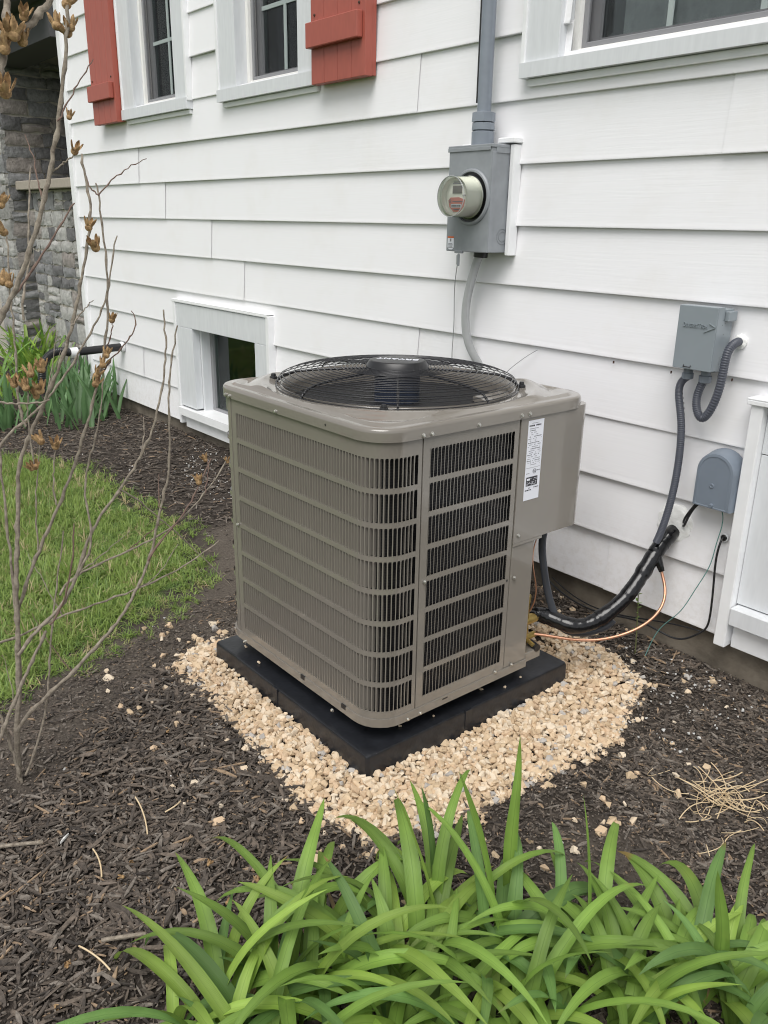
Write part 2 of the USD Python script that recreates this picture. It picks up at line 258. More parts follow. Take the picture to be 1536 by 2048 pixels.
dry_line = shapely.LineString([(-3.3, -0.5), (-2.85, -0.75), (-2.55, -1.15), (-2.45, -1.5), (-2.25, -1.75), (-2.05, -1.95)])
dry_spots = shapely.union_all([dry_line.buffer(0.10), Point(-0.86, -0.92).buffer(0.09)])
dryw = np.clip(1 - shapely.distance(dry_spots, shapely.points(gv[:, :2])) / 0.12, 0, 1) * (0.45 + 0.9 * meshkit.fbm(gv * 5, 3, 41))
UsdGeom.PrimvarsAPI(gp).CreatePrimvar('dry', Sdf.ValueTypeNames.FloatArray, 'vertex').Set(Vt.FloatArray.FromNumpy(np.clip(dryw, 0, 1).astype(np.float32)))

# ------------------------------------------------------------------ house
S = 0.2032; ZB = 0.179; XL, XR = -6.36, 2.2
house = thing('house', 'white vinyl sided house wall with red shutters, windows and corner trim', 'house')
holes = [  # x0, x1, z0, z1 of wall openings
    (-5.20, -4.62, 2.03, 2.95), (-4.00, -3.36, 2.03, 2.95), (-1.95, -0.78, 1.93, 2.95), (-4.74, -3.83, 0.17, 0.80), (-1.10, 0.30, 0.15, 0.80)]
joints = {0: [-5.42 + 1.1, -1.6], 1: [-5.42, -2.62], 2: [-4.4, -2.9], 3: [-2.654, -0.3], 4: [-4.055, 0.4], 5: [-4.393, -1.0], 6: [-4.936, 0.2], 7: [-5.272, -1.37], 8: [-2.689, 0.9], 9: [-4.9, -2.3], 10: [-3.2], 11: [-5.7, -1.6], 12: [-4.4, -2.3], 13: [-5.0], 14: [-3.0]}
def board(x0, x1, z0, z1, k, off, flare=0.0):
    # cross-section of one course from its drip edge up; y grows into the wall
    zt = ZB + (k + 1) * S + 0.012
    def y_at(z): return 0.0005 + 0.0140 * (z - (ZB + k * S)) / S + off
    prof = []
    if z0 <= ZB + k * S + 1e-6:
        zb = ZB + k * S; prof += [(0.0135 + off, zb + 0.004), (0.0135 + off, zb), (0.003 + off, zb - 0.0005), (0.0005 + off, zb + 0.001), (-0.0003 + off, zb + 0.004), (0.0008 + off, zb + 0.009)]
    else: prof += [(y_at(z0), z0)]
    zt = min(zt, z1)
    for z in np.linspace(max(z0, ZB + k * S) + 0.02, zt, 4): prof.append((y_at(z), z))
    n = max(2, int((x1 - x0) / 0.15)); xs = np.linspace(x0, x1, n)
    V = np.array([[x, y + 0.0012 * math.sin(3.1 * x + 1.7 * k) , z] for x in xs for (y, z) in prof])
    return trimesh.Trimesh(V, grid_faces(n, len(prof))[:, ::-1], process=False)
for k in range(0, 15):
    js = [XL + 0.055] + sorted(joints.get(k, [])) + [XR]
    zlo, zhi = ZB + k * S, ZB + (k + 1) * S
    for i in range(len(js) - 1):
        a, b = js[i], js[i + 1] + (0.02 if i < len(js) - 2 else 0); off = -0.0040 if i % 2 == 0 else 0.0
        cuts = [(h[0], h[1], h[2], h[3]) for h in holes if h[2] < zhi and h[3] > zlo and h[0] < b and h[1] > a]
        pieces = []; x = a
        for h in sorted(cuts):
            if h[0] > x: pieces.append(board(x, h[0], zlo, 9, k, off))
            if h[2] > zlo + 0.01: pieces.append(board(max(x, h[0]), min(b, h[1]), zlo, h[2], k, off))
            if h[3] < zhi - 0.01: pieces.append(board(max(x, h[0]), min(b, h[1]), h[3], 9, k, off))
            x = max(x, h[1])
        if x < b: pieces.append(board(x, b, zlo, 9, k, off))
        for pc in pieces: obj('siding_board', pc, M['siding'], house, smooth=40)
zt_all = ZB + 15 * S
obj('corner_trim', [box(XL - 0.016, XL + 0.055, -0.016, 0.016, ZB - 0.02, zt_all, 0.004), box(XL - 0.016, XL, 0.016, 0.08, ZB - 0.02, zt_all, 0.003)], M['trim'], house)
obj('foundation', box(XL + 0.03, XR, 0.028, 0.4, -0.6, ZB + 0.02), M['concrete'], house)
obj('house_core', box(XL + 0.02, XR, 0.9, 4.0, -0.3, zt_all), M['siding'], house)

def casing_window(x0, x1, z0, z1, fr, sash_x, n_mun, curtain, label, mun_z=None, sillh=0.055, cw=None):
    """casing x0..x1 from sill bottom z0; fr = frame opening x range, recessed"""
    w = group_part('window', house, label)
    fx0, fx1 = fr; zs = z0 + sillh
    for (a, b) in ((x0, fx0 - 0.0), (fx1 + 0.0, x1)):
        obj('casing', box(a, b, -0.02, 0.055, zs + 0.001, z1, 0.002), M['casing'], w)
        e = a if a == x0 else b
        obj('edge_trim', box(e - 0.009, e + 0.009, -0.027, 0.012, zs - 0.015, z1, 0.002), M['trim'], w)
    sl = prism_y([(x0 - 0.004, z0), (x1 + 0.004, z0), (x1 + 0.004, zs), (x0 - 0.004, zs)], -0.034, 0.02)
    back = box(fx0 - 0.02, fx1 + 0.02, 0.02, 0.10, z0 + 0.01, zs - 0.004)
    obj('sill', [sl, back], M['casing'], w)
    obj('sill_trim', box(x0 + 0.015, x1 - 0.002, -0.012, 0.012, z0 - 0.024, z0 - 0.001, 0.003), M['trim'], w)
    # vinyl frame recessed
    yf = 0.045; t = 0.026
    fz0 = zs + 0.005
    obj('window_frame', [box(fx0 + 0.001, fx0 + t, yf, yf + 0.06, fz0, z1), box(fx1 - t, fx1 - 0.001, yf, yf + 0.06, fz0, z1), box(fx0 + t, fx1 - t, yf, yf + 0.06, fz0, fz0 + t, 0.003), box(fx0 + 0.001, fx1 - 0.001, yf, yf + 0.06, z1 - 0.04, z1)], M['vinyl_frame'], w)
    a, b, c = fx0 + t, fx1 - t, fz0 + t; s = 0.018
    obj('screen_frame', [box(a, a + s, yf + 0.014, yf + 0.03, c, z1 - 0.04, 0.002), box(b - s, b, yf + 0.014, yf + 0.03, c, z1 - 0.04, 0.002), box(a + s, b - s, yf + 0.014, yf + 0.03, c, c + s, 0.002)], M['grey_sash'], w)
    obj('insect_screen', box(a + s, b - s, yf + 0.0215, yf + 0.0225, c + s, z1 - 0.04), M['screen'], w)
    obj('sash', [box(a, a + 0.045, yf + 0.045, yf + 0.075, c, z1), box(b - 0.045, b, yf + 0.045, yf + 0.075, c, z1), box(a + 0.045, b - 0.045, yf + 0.045, yf + 0.075, c, c + 0.03)], M['grey_sash'], w)
    obj('pane', box(a + 0.045, b - 0.045, yf + 0.060, yf + 0.064, c + 0.03, z1), M['pane'], w)
    for k in range(n_mun):
        x = a + (b - a) * (k + 1) / (n_mun + 1)
        obj('muntin', box(x - 0.009, x + 0.009, yf + 0.050, yf + 0.056, c + 0.03, z1), M['muntin'], w)
    if mun_z: obj('muntin', box(a + 0.045, b - 0.045, yf + 0.0505, yf + 0.0555, mun_z - 0.009, mun_z + 0.009), M['muntin'], w)
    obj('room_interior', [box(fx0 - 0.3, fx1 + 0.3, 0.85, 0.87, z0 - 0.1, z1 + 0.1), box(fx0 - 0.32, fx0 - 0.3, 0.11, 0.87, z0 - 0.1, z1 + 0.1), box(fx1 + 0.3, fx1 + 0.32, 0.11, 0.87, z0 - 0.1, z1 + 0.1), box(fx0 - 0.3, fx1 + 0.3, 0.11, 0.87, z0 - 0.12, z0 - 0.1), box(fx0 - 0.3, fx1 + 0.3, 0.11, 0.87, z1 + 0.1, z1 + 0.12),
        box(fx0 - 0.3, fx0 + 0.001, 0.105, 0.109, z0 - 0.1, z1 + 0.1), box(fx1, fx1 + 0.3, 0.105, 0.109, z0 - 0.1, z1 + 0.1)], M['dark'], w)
    if curtain:
        n = 70; xs = np.linspace(curtain[0], curtain[1], n); ys = 0.135 + 0.010 * np.sin(xs * 95) + 0.006 * np.sin(xs * 41 + 1)
        V = np.array([[x, y, z] for x, y in zip(xs, ys) for z in (z0 - 0.05, z1)])
        obj('curtain', trimesh.Trimesh(V, grid_faces(n, 2), process=False), M['curtain'], w, smooth=True)
ZT = 2.95
casing_window(-5.355, -4.515, 1.962, ZT, (-5.20, -4.66), None, 1, (-4.97, -4.4), 'narrow upper window beside the left red shutter', 2.36)
casing_window(-4.170, -3.320, 1.962, ZT, (-4.00, -3.46), None, 1, (-3.78, -3.2), 'narrow upper window beside the right red shutter', 2.36)
casing_window(-2.122, -0.62, 1.864, ZT, (-1.975, -0.75), None, 3, (-1.85, -0.8), 'wide upper window above the grey box, dark screen', None, sillh=0.045)

def shutter(x0, x1, z0, bat, label):
    s = group_part('shutter', house, label); n = 4; w = (x1 - x0) / n; yo, yi = -0.058, -0.022
    for k in range(n):
        obj('shutter_board', box(x0 + k * w + 0.0012, x0 + (k + 1) * w - 0.0012, yo, yi, z0, ZT, 0.0018), M['red'], s)
    obj('shutter_back', box(x0 + 0.003, x1 - 0.003, yi, -0.001, z0 + 0.004, ZT), M['red'], s)
    obj('batten', box(x0 - 0.0, x1 - 0.018, yo - 0.030, yo - 0.0005, bat[0], bat[1], 0.003), M['red'], s)
    for x in (x0 + 0.03, x1 - 0.04): obj('nail', lathe([(0.0, yo * 0 + 0.006), (0.005, 0.004), (0.006, 0.0)], 8, (x, yo, bat[1] + 0.03), '-y'), M['rust'], s)
shutter(-5.735, -5.372, 1.955, (2.085, 2.175), 'red board shutter near the house corner')
shutter(-3.300, -2.925, 1.955, (2.09, 2.185), 'red board shutter beside the electrical riser')

# basement window
bw = group_part('basement_window', house, 'small low window with wide pale casing behind the unit')
cb = -0.03
obj('head_casing', box(-4.80, -3.775, cb, 0.02, 0.785, 0.925, 0.002), M['casing'], bw)
obj('side_casing', box(-4.80, -4.605, cb, 0.02, 0.30, 0.784, 0.002), M['casing'], bw)
obj('side_casing', box(-3.895, -3.775, cb, 0.02, 0.30, 0.784, 0.002), M['casing'], bw)
obj('head_flashing', [box(-4.845, -3.755, -0.038, 0.01, 0.940, 0.946, 0.002), box(-4.845, -3.755, -0.038, -0.033, 0.928, 0.940, 0.002)], M['trim'], bw)
obj('edge_trim', box(-4.832, -4.802, -0.036, 0.012, 0.180, 0.936, 0.003), M['trim'], bw)
obj('edge_trim', box(-3.773, -3.745, -0.036, 0.012, 0.180, 0.936, 0.003), M['trim'], bw)
obj('jamb', box(-4.606, -4.586, 0.02, 0.092, 0.28, 0.80), M['casing'], bw)
obj('jamb', box(-3.914, -3.894, 0.02, 0.092, 0.28, 0.80), M['casing'], bw)
obj('head_jamb', box(-4.586, -3.914, 0.02, 0.092, 0.786, 0.806), M['casing'], bw)
obj('sill', prism_y([(-4.80, 0.243), (-3.775, 0.243), (-3.775, 0.290), (-4.80, 0.290)], -0.055, 0.075), M['trim'], bw)
obj('apron', box(-4.78, -3.775, -0.016, 0.02, 0.160, 0.242, 0.002), M['trim'], bw)
obj('window_frame', [box(-4.586, -4.556, 0.075, 0.11, 0.29, 0.79), box(-3.944, -3.914, 0.075, 0.11, 0.29, 0.79), box(-4.556, -3.944, 0.075, 0.11, 0.29, 0.305), box(-4.556, -3.944, 0.075, 0.11, 0.77, 0.79)], M['grey_sash'], bw)
obj('pane', box(-4.556, -3.944, 0.090, 0.094, 0.305, 0.77), M['pane'], bw)
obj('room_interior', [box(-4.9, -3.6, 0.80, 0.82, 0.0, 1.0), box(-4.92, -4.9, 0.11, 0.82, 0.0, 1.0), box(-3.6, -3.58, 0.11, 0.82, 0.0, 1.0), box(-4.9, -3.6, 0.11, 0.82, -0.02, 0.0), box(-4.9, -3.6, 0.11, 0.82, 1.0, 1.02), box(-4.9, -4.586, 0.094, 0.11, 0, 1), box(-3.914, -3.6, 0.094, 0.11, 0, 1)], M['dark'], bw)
obj('inner_sash', box(-4.53, -4.47, 0.13, 0.16, 0.30, 0.78), M['grey_sash'], bw)

# boarded basement window at the right edge
bp = group_part('covered_basement_window', house, 'pale panel with white trim at the right edge, low on the wall')
obj('edge_trim', box(-1.150, -1.112, -0.042, 0.012, 0.165, 0.934, 0.003), M['trim'], bp)
obj('head_flashing', [box(-1.160, 0.2, -0.050, 0.01, 0.944, 0.950, 0.002), box(-1.160, 0.2, -0.050, -0.044, 0.930, 0.944, 0.002)], M['trim'], bp)
obj('panel', box(-1.110, 0.2, -0.012, 0.012, 0.312, 0.786, 0.001), M['casing'], bp)
obj('head_panel', box(-1.110, 0.2, -0.0135, 0.012, 0.789, 0.932, 0.001), M['casing'], bp)
obj('sill', box(-1.108, 0.2, -0.050, 0.012, 0.250, 0.308, 0.003), M['casing'], bp)
obj('apron', box(-1.105, 0.2, -0.016, 0.012, 0.165, 0.248, 0.002), M['trim'], bp)

# ------------------------------------------------------------------ stone porch at the far left
rng = np.random.default_rng(4)
porch = thing('stone_porch', 'grey stone porch wall and pier beyond the house corner, beige ledge', 'stone wall')
PX = -7.92
obj('mortar_wall', [box(PX - 0.02, XL - 0.02, 0.16, 0.5, -0.2, 1.60), box(-8.9, PX - 0.012, 0.012, 3.2, -0.2, 2.9), box(PX - 0.02, XL, 3.0, 3.2, -0.2, 2.9)], M['mortar'], porch)
obj('ledge', box(PX + 0.0, XL - 0.017, 0.075, 0.52, 1.605, 1.675, 0.006), M['ledge'], porch)
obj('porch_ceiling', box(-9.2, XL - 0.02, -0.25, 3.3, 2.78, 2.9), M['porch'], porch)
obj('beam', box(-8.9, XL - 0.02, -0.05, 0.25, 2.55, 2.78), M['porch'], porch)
def stone_mesh(w, h, d, rough):
    nx, nz = max(3, int(w / 0.07) + 2), 4
    u = np.linspace(0, 1, nx); v = np.linspace(0, 1, nz); U, Vv = np.meshgrid(u, v, indexing='ij')
    bul = (np.minimum(U, 1 - U) * w < 0.02) | (np.minimum(Vv, 1 - Vv) * h < 0.012)
    dep = d * np.where(bul, 0.45, 1.0) + rng.normal(0, rough, U.shape) * np.where(bul, 0.5, 1)
    jx = rng.normal(0, 0.006, U.shape); jz = rng.normal(0, 0.005, U.shape)
    a = np.stack([U * w + jx, Vv * h + jz, np.maximum(dep, 0.004)], -1).reshape(-1, 3)
    idx = np.arange(nx * nz).reshape(nx, nz); rim = np.r_[idx[:, 0], idx[-1, 1:], idx[-2::-1, -1], idx[0, -2:0:-1]]
    b = a[rim].copy(); b[:, 2] = -0.03
    n = len(a); j = np.arange(len(rim)); k = (j + 1) % len(rim)
    q = np.stack([rim[j], rim[k], n + k, n + j], -1)
    f = np.vstack([grid_faces(nx, nz), q[:, [0, 2, 1]], q[:, [0, 3, 2]]])
    return np.vstack([a, b]), f
def stone_face(u0, u1, z0, z1, place, lw, lh, mats, d=0.025):
    z = z0
    while z < z1 - 0.03:
        h = min(rng.uniform(*lh), z1 - z); u = u0
        while u < u1 - 0.02:
            w = min(rng.uniform(*lw), u1 - u)
            if u1 - u - w < 0.05: w = u1 - u
            split = h > 0.11 and rng.random() < 0.4
            for (zz, hh) in (((z, h * 0.52), (z + h * 0.52, h * 0.48)) if split else ((z, h),)):
                g = rng.uniform(0.008, 0.016)
                v, f = stone_mesh(w - g, hh - g, rng.uniform(0.6, 1.3) * d, 0.004)
                obj('stone', trimesh.Trimesh(place(v[:, 0] + u + g / 2, v[:, 1] + zz + g / 2, v[:, 2]), f, process=False), STONES[mats[rng.integers(len(mats))]], porch, smooth=35)
            u += w
        z += h
stone_face(PX + 0.03, XL - 0.02, 0.10, 1.60, lambda a, b, c: np.stack([a, 0.16 - c, b], -1), (0.10, 0.30), (0.08, 0.17), [0, 1, 3, 3, 4, 2])
stone_face(0.02, 1.2, 0.05, 2.62, lambda a, b, c: np.stack([PX - 0.012 + c, a, b], -1)[:, :], (0.16, 0.42), (0.07, 0.15), [2, 1, 2, 4, 0])
stone_face(-8.50, PX, 0.1, 2.6, lambda a, b, c: np.stack([a, 0.012 - c, b], -1), (0.12, 0.3), (0.09, 0.17), [0, 3, 1, 3])

# ------------------------------------------------------------------ condenser pad and unit
pad = thing('equipment_pad', 'square black plastic pad under the air conditioner, ringed by tan gravel', 'pad')
px0, px1, py0, py1 = PAD
pv = []
def rrect(x0, x1, y0, y1, r, n=8):
    out = []
    for cx, cy, o in ((x1 - r, y1 - r, 0), (x0 + r, y1 - r, 90), (x0 + r, y0 + r, 180), (x1 - r, y0 + r, 270)):
        for t in np.linspace(0, 90, n): out.append((cx + r * math.cos(math.radians(o + t)), cy + r * math.sin(math.radians(o + t))))
    return np.array(out)
def stack_rings(rings, close_top=False, close_bottom=False):
    m = len(rings[0]); V = np.vstack(rings); Fc = grid_faces(len(rings), m, True)[:, ::-1]
    j = np.arange(m); k = (j + 1) % m
    if close_top: V = np.vstack([V, rings[-1].mean(0)]); o = (len(rings) - 1) * m; Fc = np.vstack([Fc, np.stack([o + j, o + k, np.full(m, len(V) - 1)], -1)])
    if close_bottom: V = np.vstack([V, rings[0].mean(0)]); Fc = np.vstack([Fc, np.stack([k, j, np.full(m, len(V) - 1)], -1)])
    return trimesh.Trimesh(V, Fc, process=False)
def ring3(x0, x1, y0, y1, r, z, n=8): q = rrect(x0, x1, y0, y1, r, n); return np.c_[q, np.full(len(q), z)]
obj('slab', stack_rings([ring3(px0 - i, px1 + i, py0 - i, py1 + i, 0.012, z, 5) for i, z in ((0.006, -0.06), (0.004, 0.0), (0.002, 0.062), (-0.001, 0.0685), (-0.006, 0.0704), (-0.05, 0.0704), (-0.07, 0.0704))], True), M['pad'], pad, smooth=35)
obj('edge_notch', [box(px0 + 0.36, px0 + 0.385, py0 - 0.0055, py0 + 0.004, 0.01, 0.0712, 0.001), box(px1 - 0.004, px1 + 0.0055, py0 + 0.36, py0 + 0.385, 0.01, 0.0712, 0.001)], M['pad'], pad)

X0, X1, Y0, Y1, RC = -2.2647, -1.475, -1.1475, -0.3483, 0.0886
ZB0, ZL = 0.117, 0.910; YP_ = -0.5541
ac = thing('air_conditioner', 'taupe outdoor air conditioning unit with louvred sides and black fan guard', 'air conditioner')
for (x, y) in ((X0 + 0.13, Y0 + 0.13), (X1 - 0.13, Y0 + 0.13), (X0 + 0.13, Y1 - 0.13), (X1 - 0.13, Y1 - 0.13)):
    obj('foot', lathe([(0.0, 0.0705), (0.045, 0.0705), (0.04, 0.116), (0, 0.116)], 16, (x, y, 0)), M['black'], ac)
o = 0.003
from shapely.geometry import box as sbox
def footprint(i, ycut, xcut=0.25):
    return Polygon(rrect(X0 - i, X1 + i, Y0 - i, Y1 + i, RC + i)).difference(sbox(X1 - xcut, ycut, X1 + 1, Y1 + 1))
def poly_ext(pg, z0, z1):
    m = trimesh.creation.extrude_polygon(pg, z1 - z0, engine='earcut'); m.apply_translation((0, 0, z0)); return m
obj('base_pan', [poly_ext(footprint(0.003, YP_ + 0.002), ZB0, ZB0 + 0.0245), poly_ext(footprint(0.0022, YP_ + 0.0015), ZB0 + 0.0245, ZB0 + 0.0255)], M['ac'], ac, smooth=35)
0 and (stack_rings([ring3(X0 - i, X1 + i, Y0 - i, Y1 + i, RC + i, z) for i, z in ((-0.03, ZB0 + 0.004), (0.0, ZB0), (o - 0.001, ZB0 + 0.001), (o, ZB0 + 0.004), (o, ZB0 + 0.022), (o - 0.0008, ZB0 + 0.0245), (o - 0.003, ZB0 + 0.0255), (-0.02, ZB0 + 0.0255))], False, True))
# dark coil block behind the louvres, with fin ridges
ci = 0.022
obj('coil', poly_ext(footprint(-ci, YP_ - 0.02, 0.27), 0.142, 0.90), M['ac_in'], ac, smooth=35)
fins = []
for zf in np.arange(0.16, 0.885, 0.0075):
    q = np.array(footprint(-ci + 0.004, YP_ - 0.016, 0.266).exterior.coords)[:-1]; q = np.c_[q, np.full(len(q), zf)]; q2 = q.copy(); q2[:, 2] += 0.0025
    fins.append(stack_rings([q, q2]))
obj('coil_fins', fins, M['fin'], ac, kind='stuff')

# path around the cabinet: s runs from the left seam along the front, round the corner to the right panel
def on_front(s):                                                  # s metres from x = X0+RC along +x; returns point, tangent, outward normal
    L = X1 - RC - (X0 + RC); arc = RC * math.pi / 2
    s = np.asarray(s, float); x = np.where(s <= L, X0 + RC + s, 0.0); y = np.full_like(x, Y0); tx, ty = np.ones_like(x), np.zeros_like(x)
    a = np.clip((s - L) / RC, 0, math.pi / 2); on = (s > L) & (s <= L + arc)
    x = np.where(on, X1 - RC + RC * np.sin(a), x); y = np.where(on, Y0 + RC - RC * np.cos(a), y); tx = np.where(on, np.cos(a), tx); ty = np.where(on, np.sin(a), ty)
    ov = s > L + arc
    x = np.where(ov, X1, x); y = np.where(ov, Y0 + RC + (s - L - arc), y); tx = np.where(ov, 0.0, tx); ty = np.where(ov, 1.0, ty)
    ng = s < 0                                                     # round the left corner
    a = np.clip(-s / RC, 0, math.pi / 2); x = np.where(ng, X0 + RC - RC * np.sin(a), x); y = np.where(ng, Y0 + RC - RC * np.cos(a), y); tx = np.where(ng, np.cos(a), tx); ty = np.where(ng, -np.sin(a), ty)
    ov2 = s < -arc
    x = np.where(ov2, X0, x); y = np.where(ov2, Y0 + RC + (-s - arc), y); tx = np.where(ov2, 0.0, tx); ty = np.where(ov2, -1.0, ty)
    return np.stack([x, y], -1), np.stack([tx, ty], -1), np.stack([ty, -tx], -1)
LF = X1 - RC - (X0 + RC); ARC = RC * math.pi / 2
s_of_y = lambda y: LF + ARC + (y - (Y0 + RC))
s_of_x = lambda x: x - (X0 + RC)
def strip(sa, sb, za, zb, d0=0.0, step=0.02):                       # a sheet patch of the cabinet skin
    n = max(2, int(abs(sb - sa) / step) + 1); s = np.linspace(sa, sb, n); p, t, nn = on_front(s); p = p + nn * d0
    V = np.vstack([np.c_[p, np.full(n, za)], np.c_[p, np.full(n, zb)]])
    i = np.arange(n - 1); return trimesh.Trimesh(V, np.vstack([np.stack([i, i + 1, n + i + 1], -1), np.stack([i, n + i + 1, n + i], -1)]), process=False)
def edge_v(s, za, zb, depth, d0=0.0):                              # return flange going inward at s
    p, t, nn = on_front(np.array([s])); a = p[0] + nn[0] * d0; b = p[0] - nn[0] * depth
    V = np.array([[*a, za], [*a, zb], [*b, zb], [*b, za]]); return trimesh.Trimesh(V, [[0, 1, 2], [0, 2, 3]], process=False)
def louvred(name, sa, sb, la, lb, pitch, ztop, zbot, rows, label, fl=0.0125, wst=0.0030):
    """skin from sa to sb with louvres between la and lb"""
    g = group_part(name, ac, label)
    zl0, zl1 = ZB0 + 0.026, ZL + 0.004
    bar = 0.0135; H = (ztop - zbot + bar) / rows
    parts = [strip(sa, la, zl0, zl1, 0.0), strip(lb, sb, zl0, zl1, 0.0), strip(la, lb, ztop, zl1), strip(la, lb, zl0, zbot)]
    for r in range(1, rows): parts.append(strip(la, lb, zbot + r * H - bar, zbot + r * H))
    parts += [edge_v(sa, zl0, zl1, 0.012), edge_v(sb, zl0, zl1, 0.012)]
    for r in range(rows):                                          # lips on the bars
        for zz in (zbot + r * H, zbot + (r + 1) * H - bar):
            n = max(2, int((lb - la) / 0.02)); s = np.linspace(la, lb, n); p, t, nn = on_front(s); q = p - nn * 0.0035
            V = np.vstack([np.c_[p, np.full(n, zz)], np.c_[q, np.full(n, zz)]]); i = np.arange(n - 1)
            parts.append(trimesh.Trimesh(V, np.vstack([np.stack([i, i + 1, n + i + 1], -1), np.stack([i, n + i + 1, n + i], -1)]), process=False))
    obj('panel_sheet', parts, M['ac'], g, smooth=30)
    n = int(round((lb - la) / pitch)); pt = (lb - la) / n
    for r in range(rows):
        za, zb = zbot + r * H, zbot + (r + 1) * H - bar; c = 0.004; sl = []
        for k in range(n):
            s0 = la + k * pt
            p, t, nn = on_front(np.array([s0 - wst * 0.5, s0 + wst * 0.5])); 
            a, b = p[0], p[1]; e = b - nn[1] * fl + t[1] * 0.30 * fl; rd = b - nn[1] * 0.0012
            zs = np.array([za, za + c, zb - c, zb]); V = []
            # the face strip widens into the bars at both ends (rounded slot ends)
            wid = [1.9, 0.0, 0.0, 1.9]
            for z, wv in zip(zs, wid):
                ex = t[1] * wv * 0.001
                V += [[*(a - ex * 0.3), z], [*(b + ex), z], [*(rd + ex * 0.6), z], [*e, z]]
            sl.append(trimesh.Trimesh(np.array(V), grid_faces(4, 4)[:, ::-1], process=False))
        obj('louvre_row', sl, M['ac'], g, kind='stuff')
    return g
louvred('front_panel', s_of_x(-2.166), s_of_y(-1.0085), s_of_x(-2.140), s_of_y(-1.021), 0.0122, 0.868, 0.163, 8, 'wide louvred panel wrapping the front corner')
rp = louvred('side_panel', s_of_y(-1.0045), s_of_y(-0.6545), s_of_y(-0.980), s_of_y(-0.672), 0.0122, 0.877, 0.171, 8, 'narrow louvred panel with dark slots on the right side', 0.0022, 0.0021)
obj('seam_gap', [strip(s_of_y(-1.012), s_of_y(-1.0), ZB0 + 0.026, ZL, -0.006), strip(s_of_x(-2.172), s_of_x(-2.158), ZB0 + 0.026, ZL, -0.006), strip(s_of_y(-0.66), s_of_y(-0.648), ZB0 + 0.026, ZL, -0.006)], M['black'], ac)
# left rounded corner panel and the hidden back
louvred('left_panel', s_of_x(-2.170), -(ARC + 0.60), s_of_x(-2.19), -(ARC + 0.55), 0.0122, 0.868, 0.163, 8, 'louvred panel round the left corner')
obj('back_panel', [box(X0 + 0.002, X1 - 0.25, Y1 - 0.004, Y1, ZB0 + 0.026, ZL)], M['ac'], ac)
# plain corner post and control cover
YC, YP, ZK = -0.6505, -0.5541, 0.545
obj('corner_post', [box(X1 - 0.03, X1 - 0.0006, YC, YP, ZB0 + 0.026, ZK + 0.03, 0.0015), box(X1 - 0.26, X1 - 0.03, YP - 0.003, YP, ZB0 + 0.026, ZK, 0.001), box(X1 - 0.262, X1 - 0.259, YP, Y1 - 0.01, ZB0 + 0.026, ZK, 0.001)], M['ac'], ac)
cc = RC
q = np.array([(X1 + 0.0025, YC)] + [(X1 + 0.0025, Y1 - cc * 0.45)] + [(X1 + 0.0025 - cc * 0.45 * (1 - math.cos(t)), Y1 - cc * 0.45 + cc * 0.45 * math.sin(t)) for t in np.linspace(0.15, math.pi / 2, 7)] + [(X1 - 0.28, Y1 + 0.0), (X1 - 0.28, YP), (X1 - 0.02, YC)])
cover = trimesh.creation.extrude_polygon(Polygon(q), ZL - ZK + 0.006, engine='earcut'); cover.apply_translation((0, 0, ZK))
obj('control_cover', cover, M['ac'], ac, smooth=25)
obj('cover_lip', box(X1 - 0.012, X1 + 0.0024, YC + 0.0005, YP + 0.03, ZK - 0.010, ZK - 0.0005, 0.001), M['ac'], ac)
obj('base_corner', box(X1 - 0.1, X1 - 0.004, YP + 0.004, YP + 0.075, ZB0 + 0.008, ZB0 + 0.040, 0.002), M['ac'], ac)

# lid
cxl, cyl = -1.885, -0.742; NL = 240
th = np.linspace(0, 2 * math.pi, NL, endpoint=False)
def lid_ring(inset, z, mix=0.0, rad=0.345):
    l = 0.0065 - inset; poly = np.array([(g_.x, g_.y) for g_ in (lambda ls_: [ls_.interpolate(t_, normalized=True) for t_ in np.linspace(0, 1, 600, endpoint=False)])(Polygon(rrect(X0 - l, X1 + l, Y0 - l, Y1 + l, max(RC + l, 0.02), 24)).exterior)])
    d = poly - [cxl, cyl]; a = np.arctan2(d[:, 1], d[:, 0]); od = np.argsort(a); a, rr = a[od], np.hypot(*d[od].T)
    r = np.interp(th, np.r_[a - 2 * math.pi, a, a + 2 * math.pi], np.tile(rr, 3)); r = r * (1 - mix) + rad * mix
    return np.c_[cxl + r * np.cos(th), cyl + r * np.sin(th), np.full(NL, z)]
rings = [lid_ring(0.004, ZL), lid_ring(0.0, ZL - 0.001), lid_ring(0.0, 0.931), lid_ring(0.0015, 0.937), lid_ring(0.005, 0.9412), lid_ring(0.010, 0.9425), lid_ring(0.022, 0.9425), lid_ring(0.028, 0.9435), lid_ring(0.034, 0.9475), lid_ring(0.040, 0.9485)]
for mx in np.linspace(0.06, 0.95, 24):
    rg = lid_ring(0.04, 0.9485, mx)
    rr = np.hypot(rg[:, 0] - cxl, rg[:, 1] - cyl)
    rg[:, 2] += 0.009 * np.exp(-((rr - 0.405) / 0.02) ** 2) - 0.006 * np.exp(-((rr - 0.455) / 0.014) ** 2)
    rings.append(rg)
rings += [lid_ring(0, 0.953, 1.0, 0.350), lid_ring(0, 0.955, 1.0, 0.345), lid_ring(0, 0.951, 1.0, 0.340), lid_ring(0, 0.925, 1.0, 0.334), lid_ring(0, 0.88, 1.0, 0.332)]
obj('lid', stack_rings(rings), M['ac'], ac, smooth=50)
GC = np.array([-1.893, -0.738])
obj('fan_well', lathe([(0.331, 0.93), (0.331, 0.78)], 48, (cxl, cyl, 0)), M['ac'], ac, smooth=30)
obj('well_floor', lathe([(0.331, 0.78), (0.331, 0.62), (0.0, 0.60)], 48, (cxl, cyl, 0)), M['black'], ac, smooth=30)
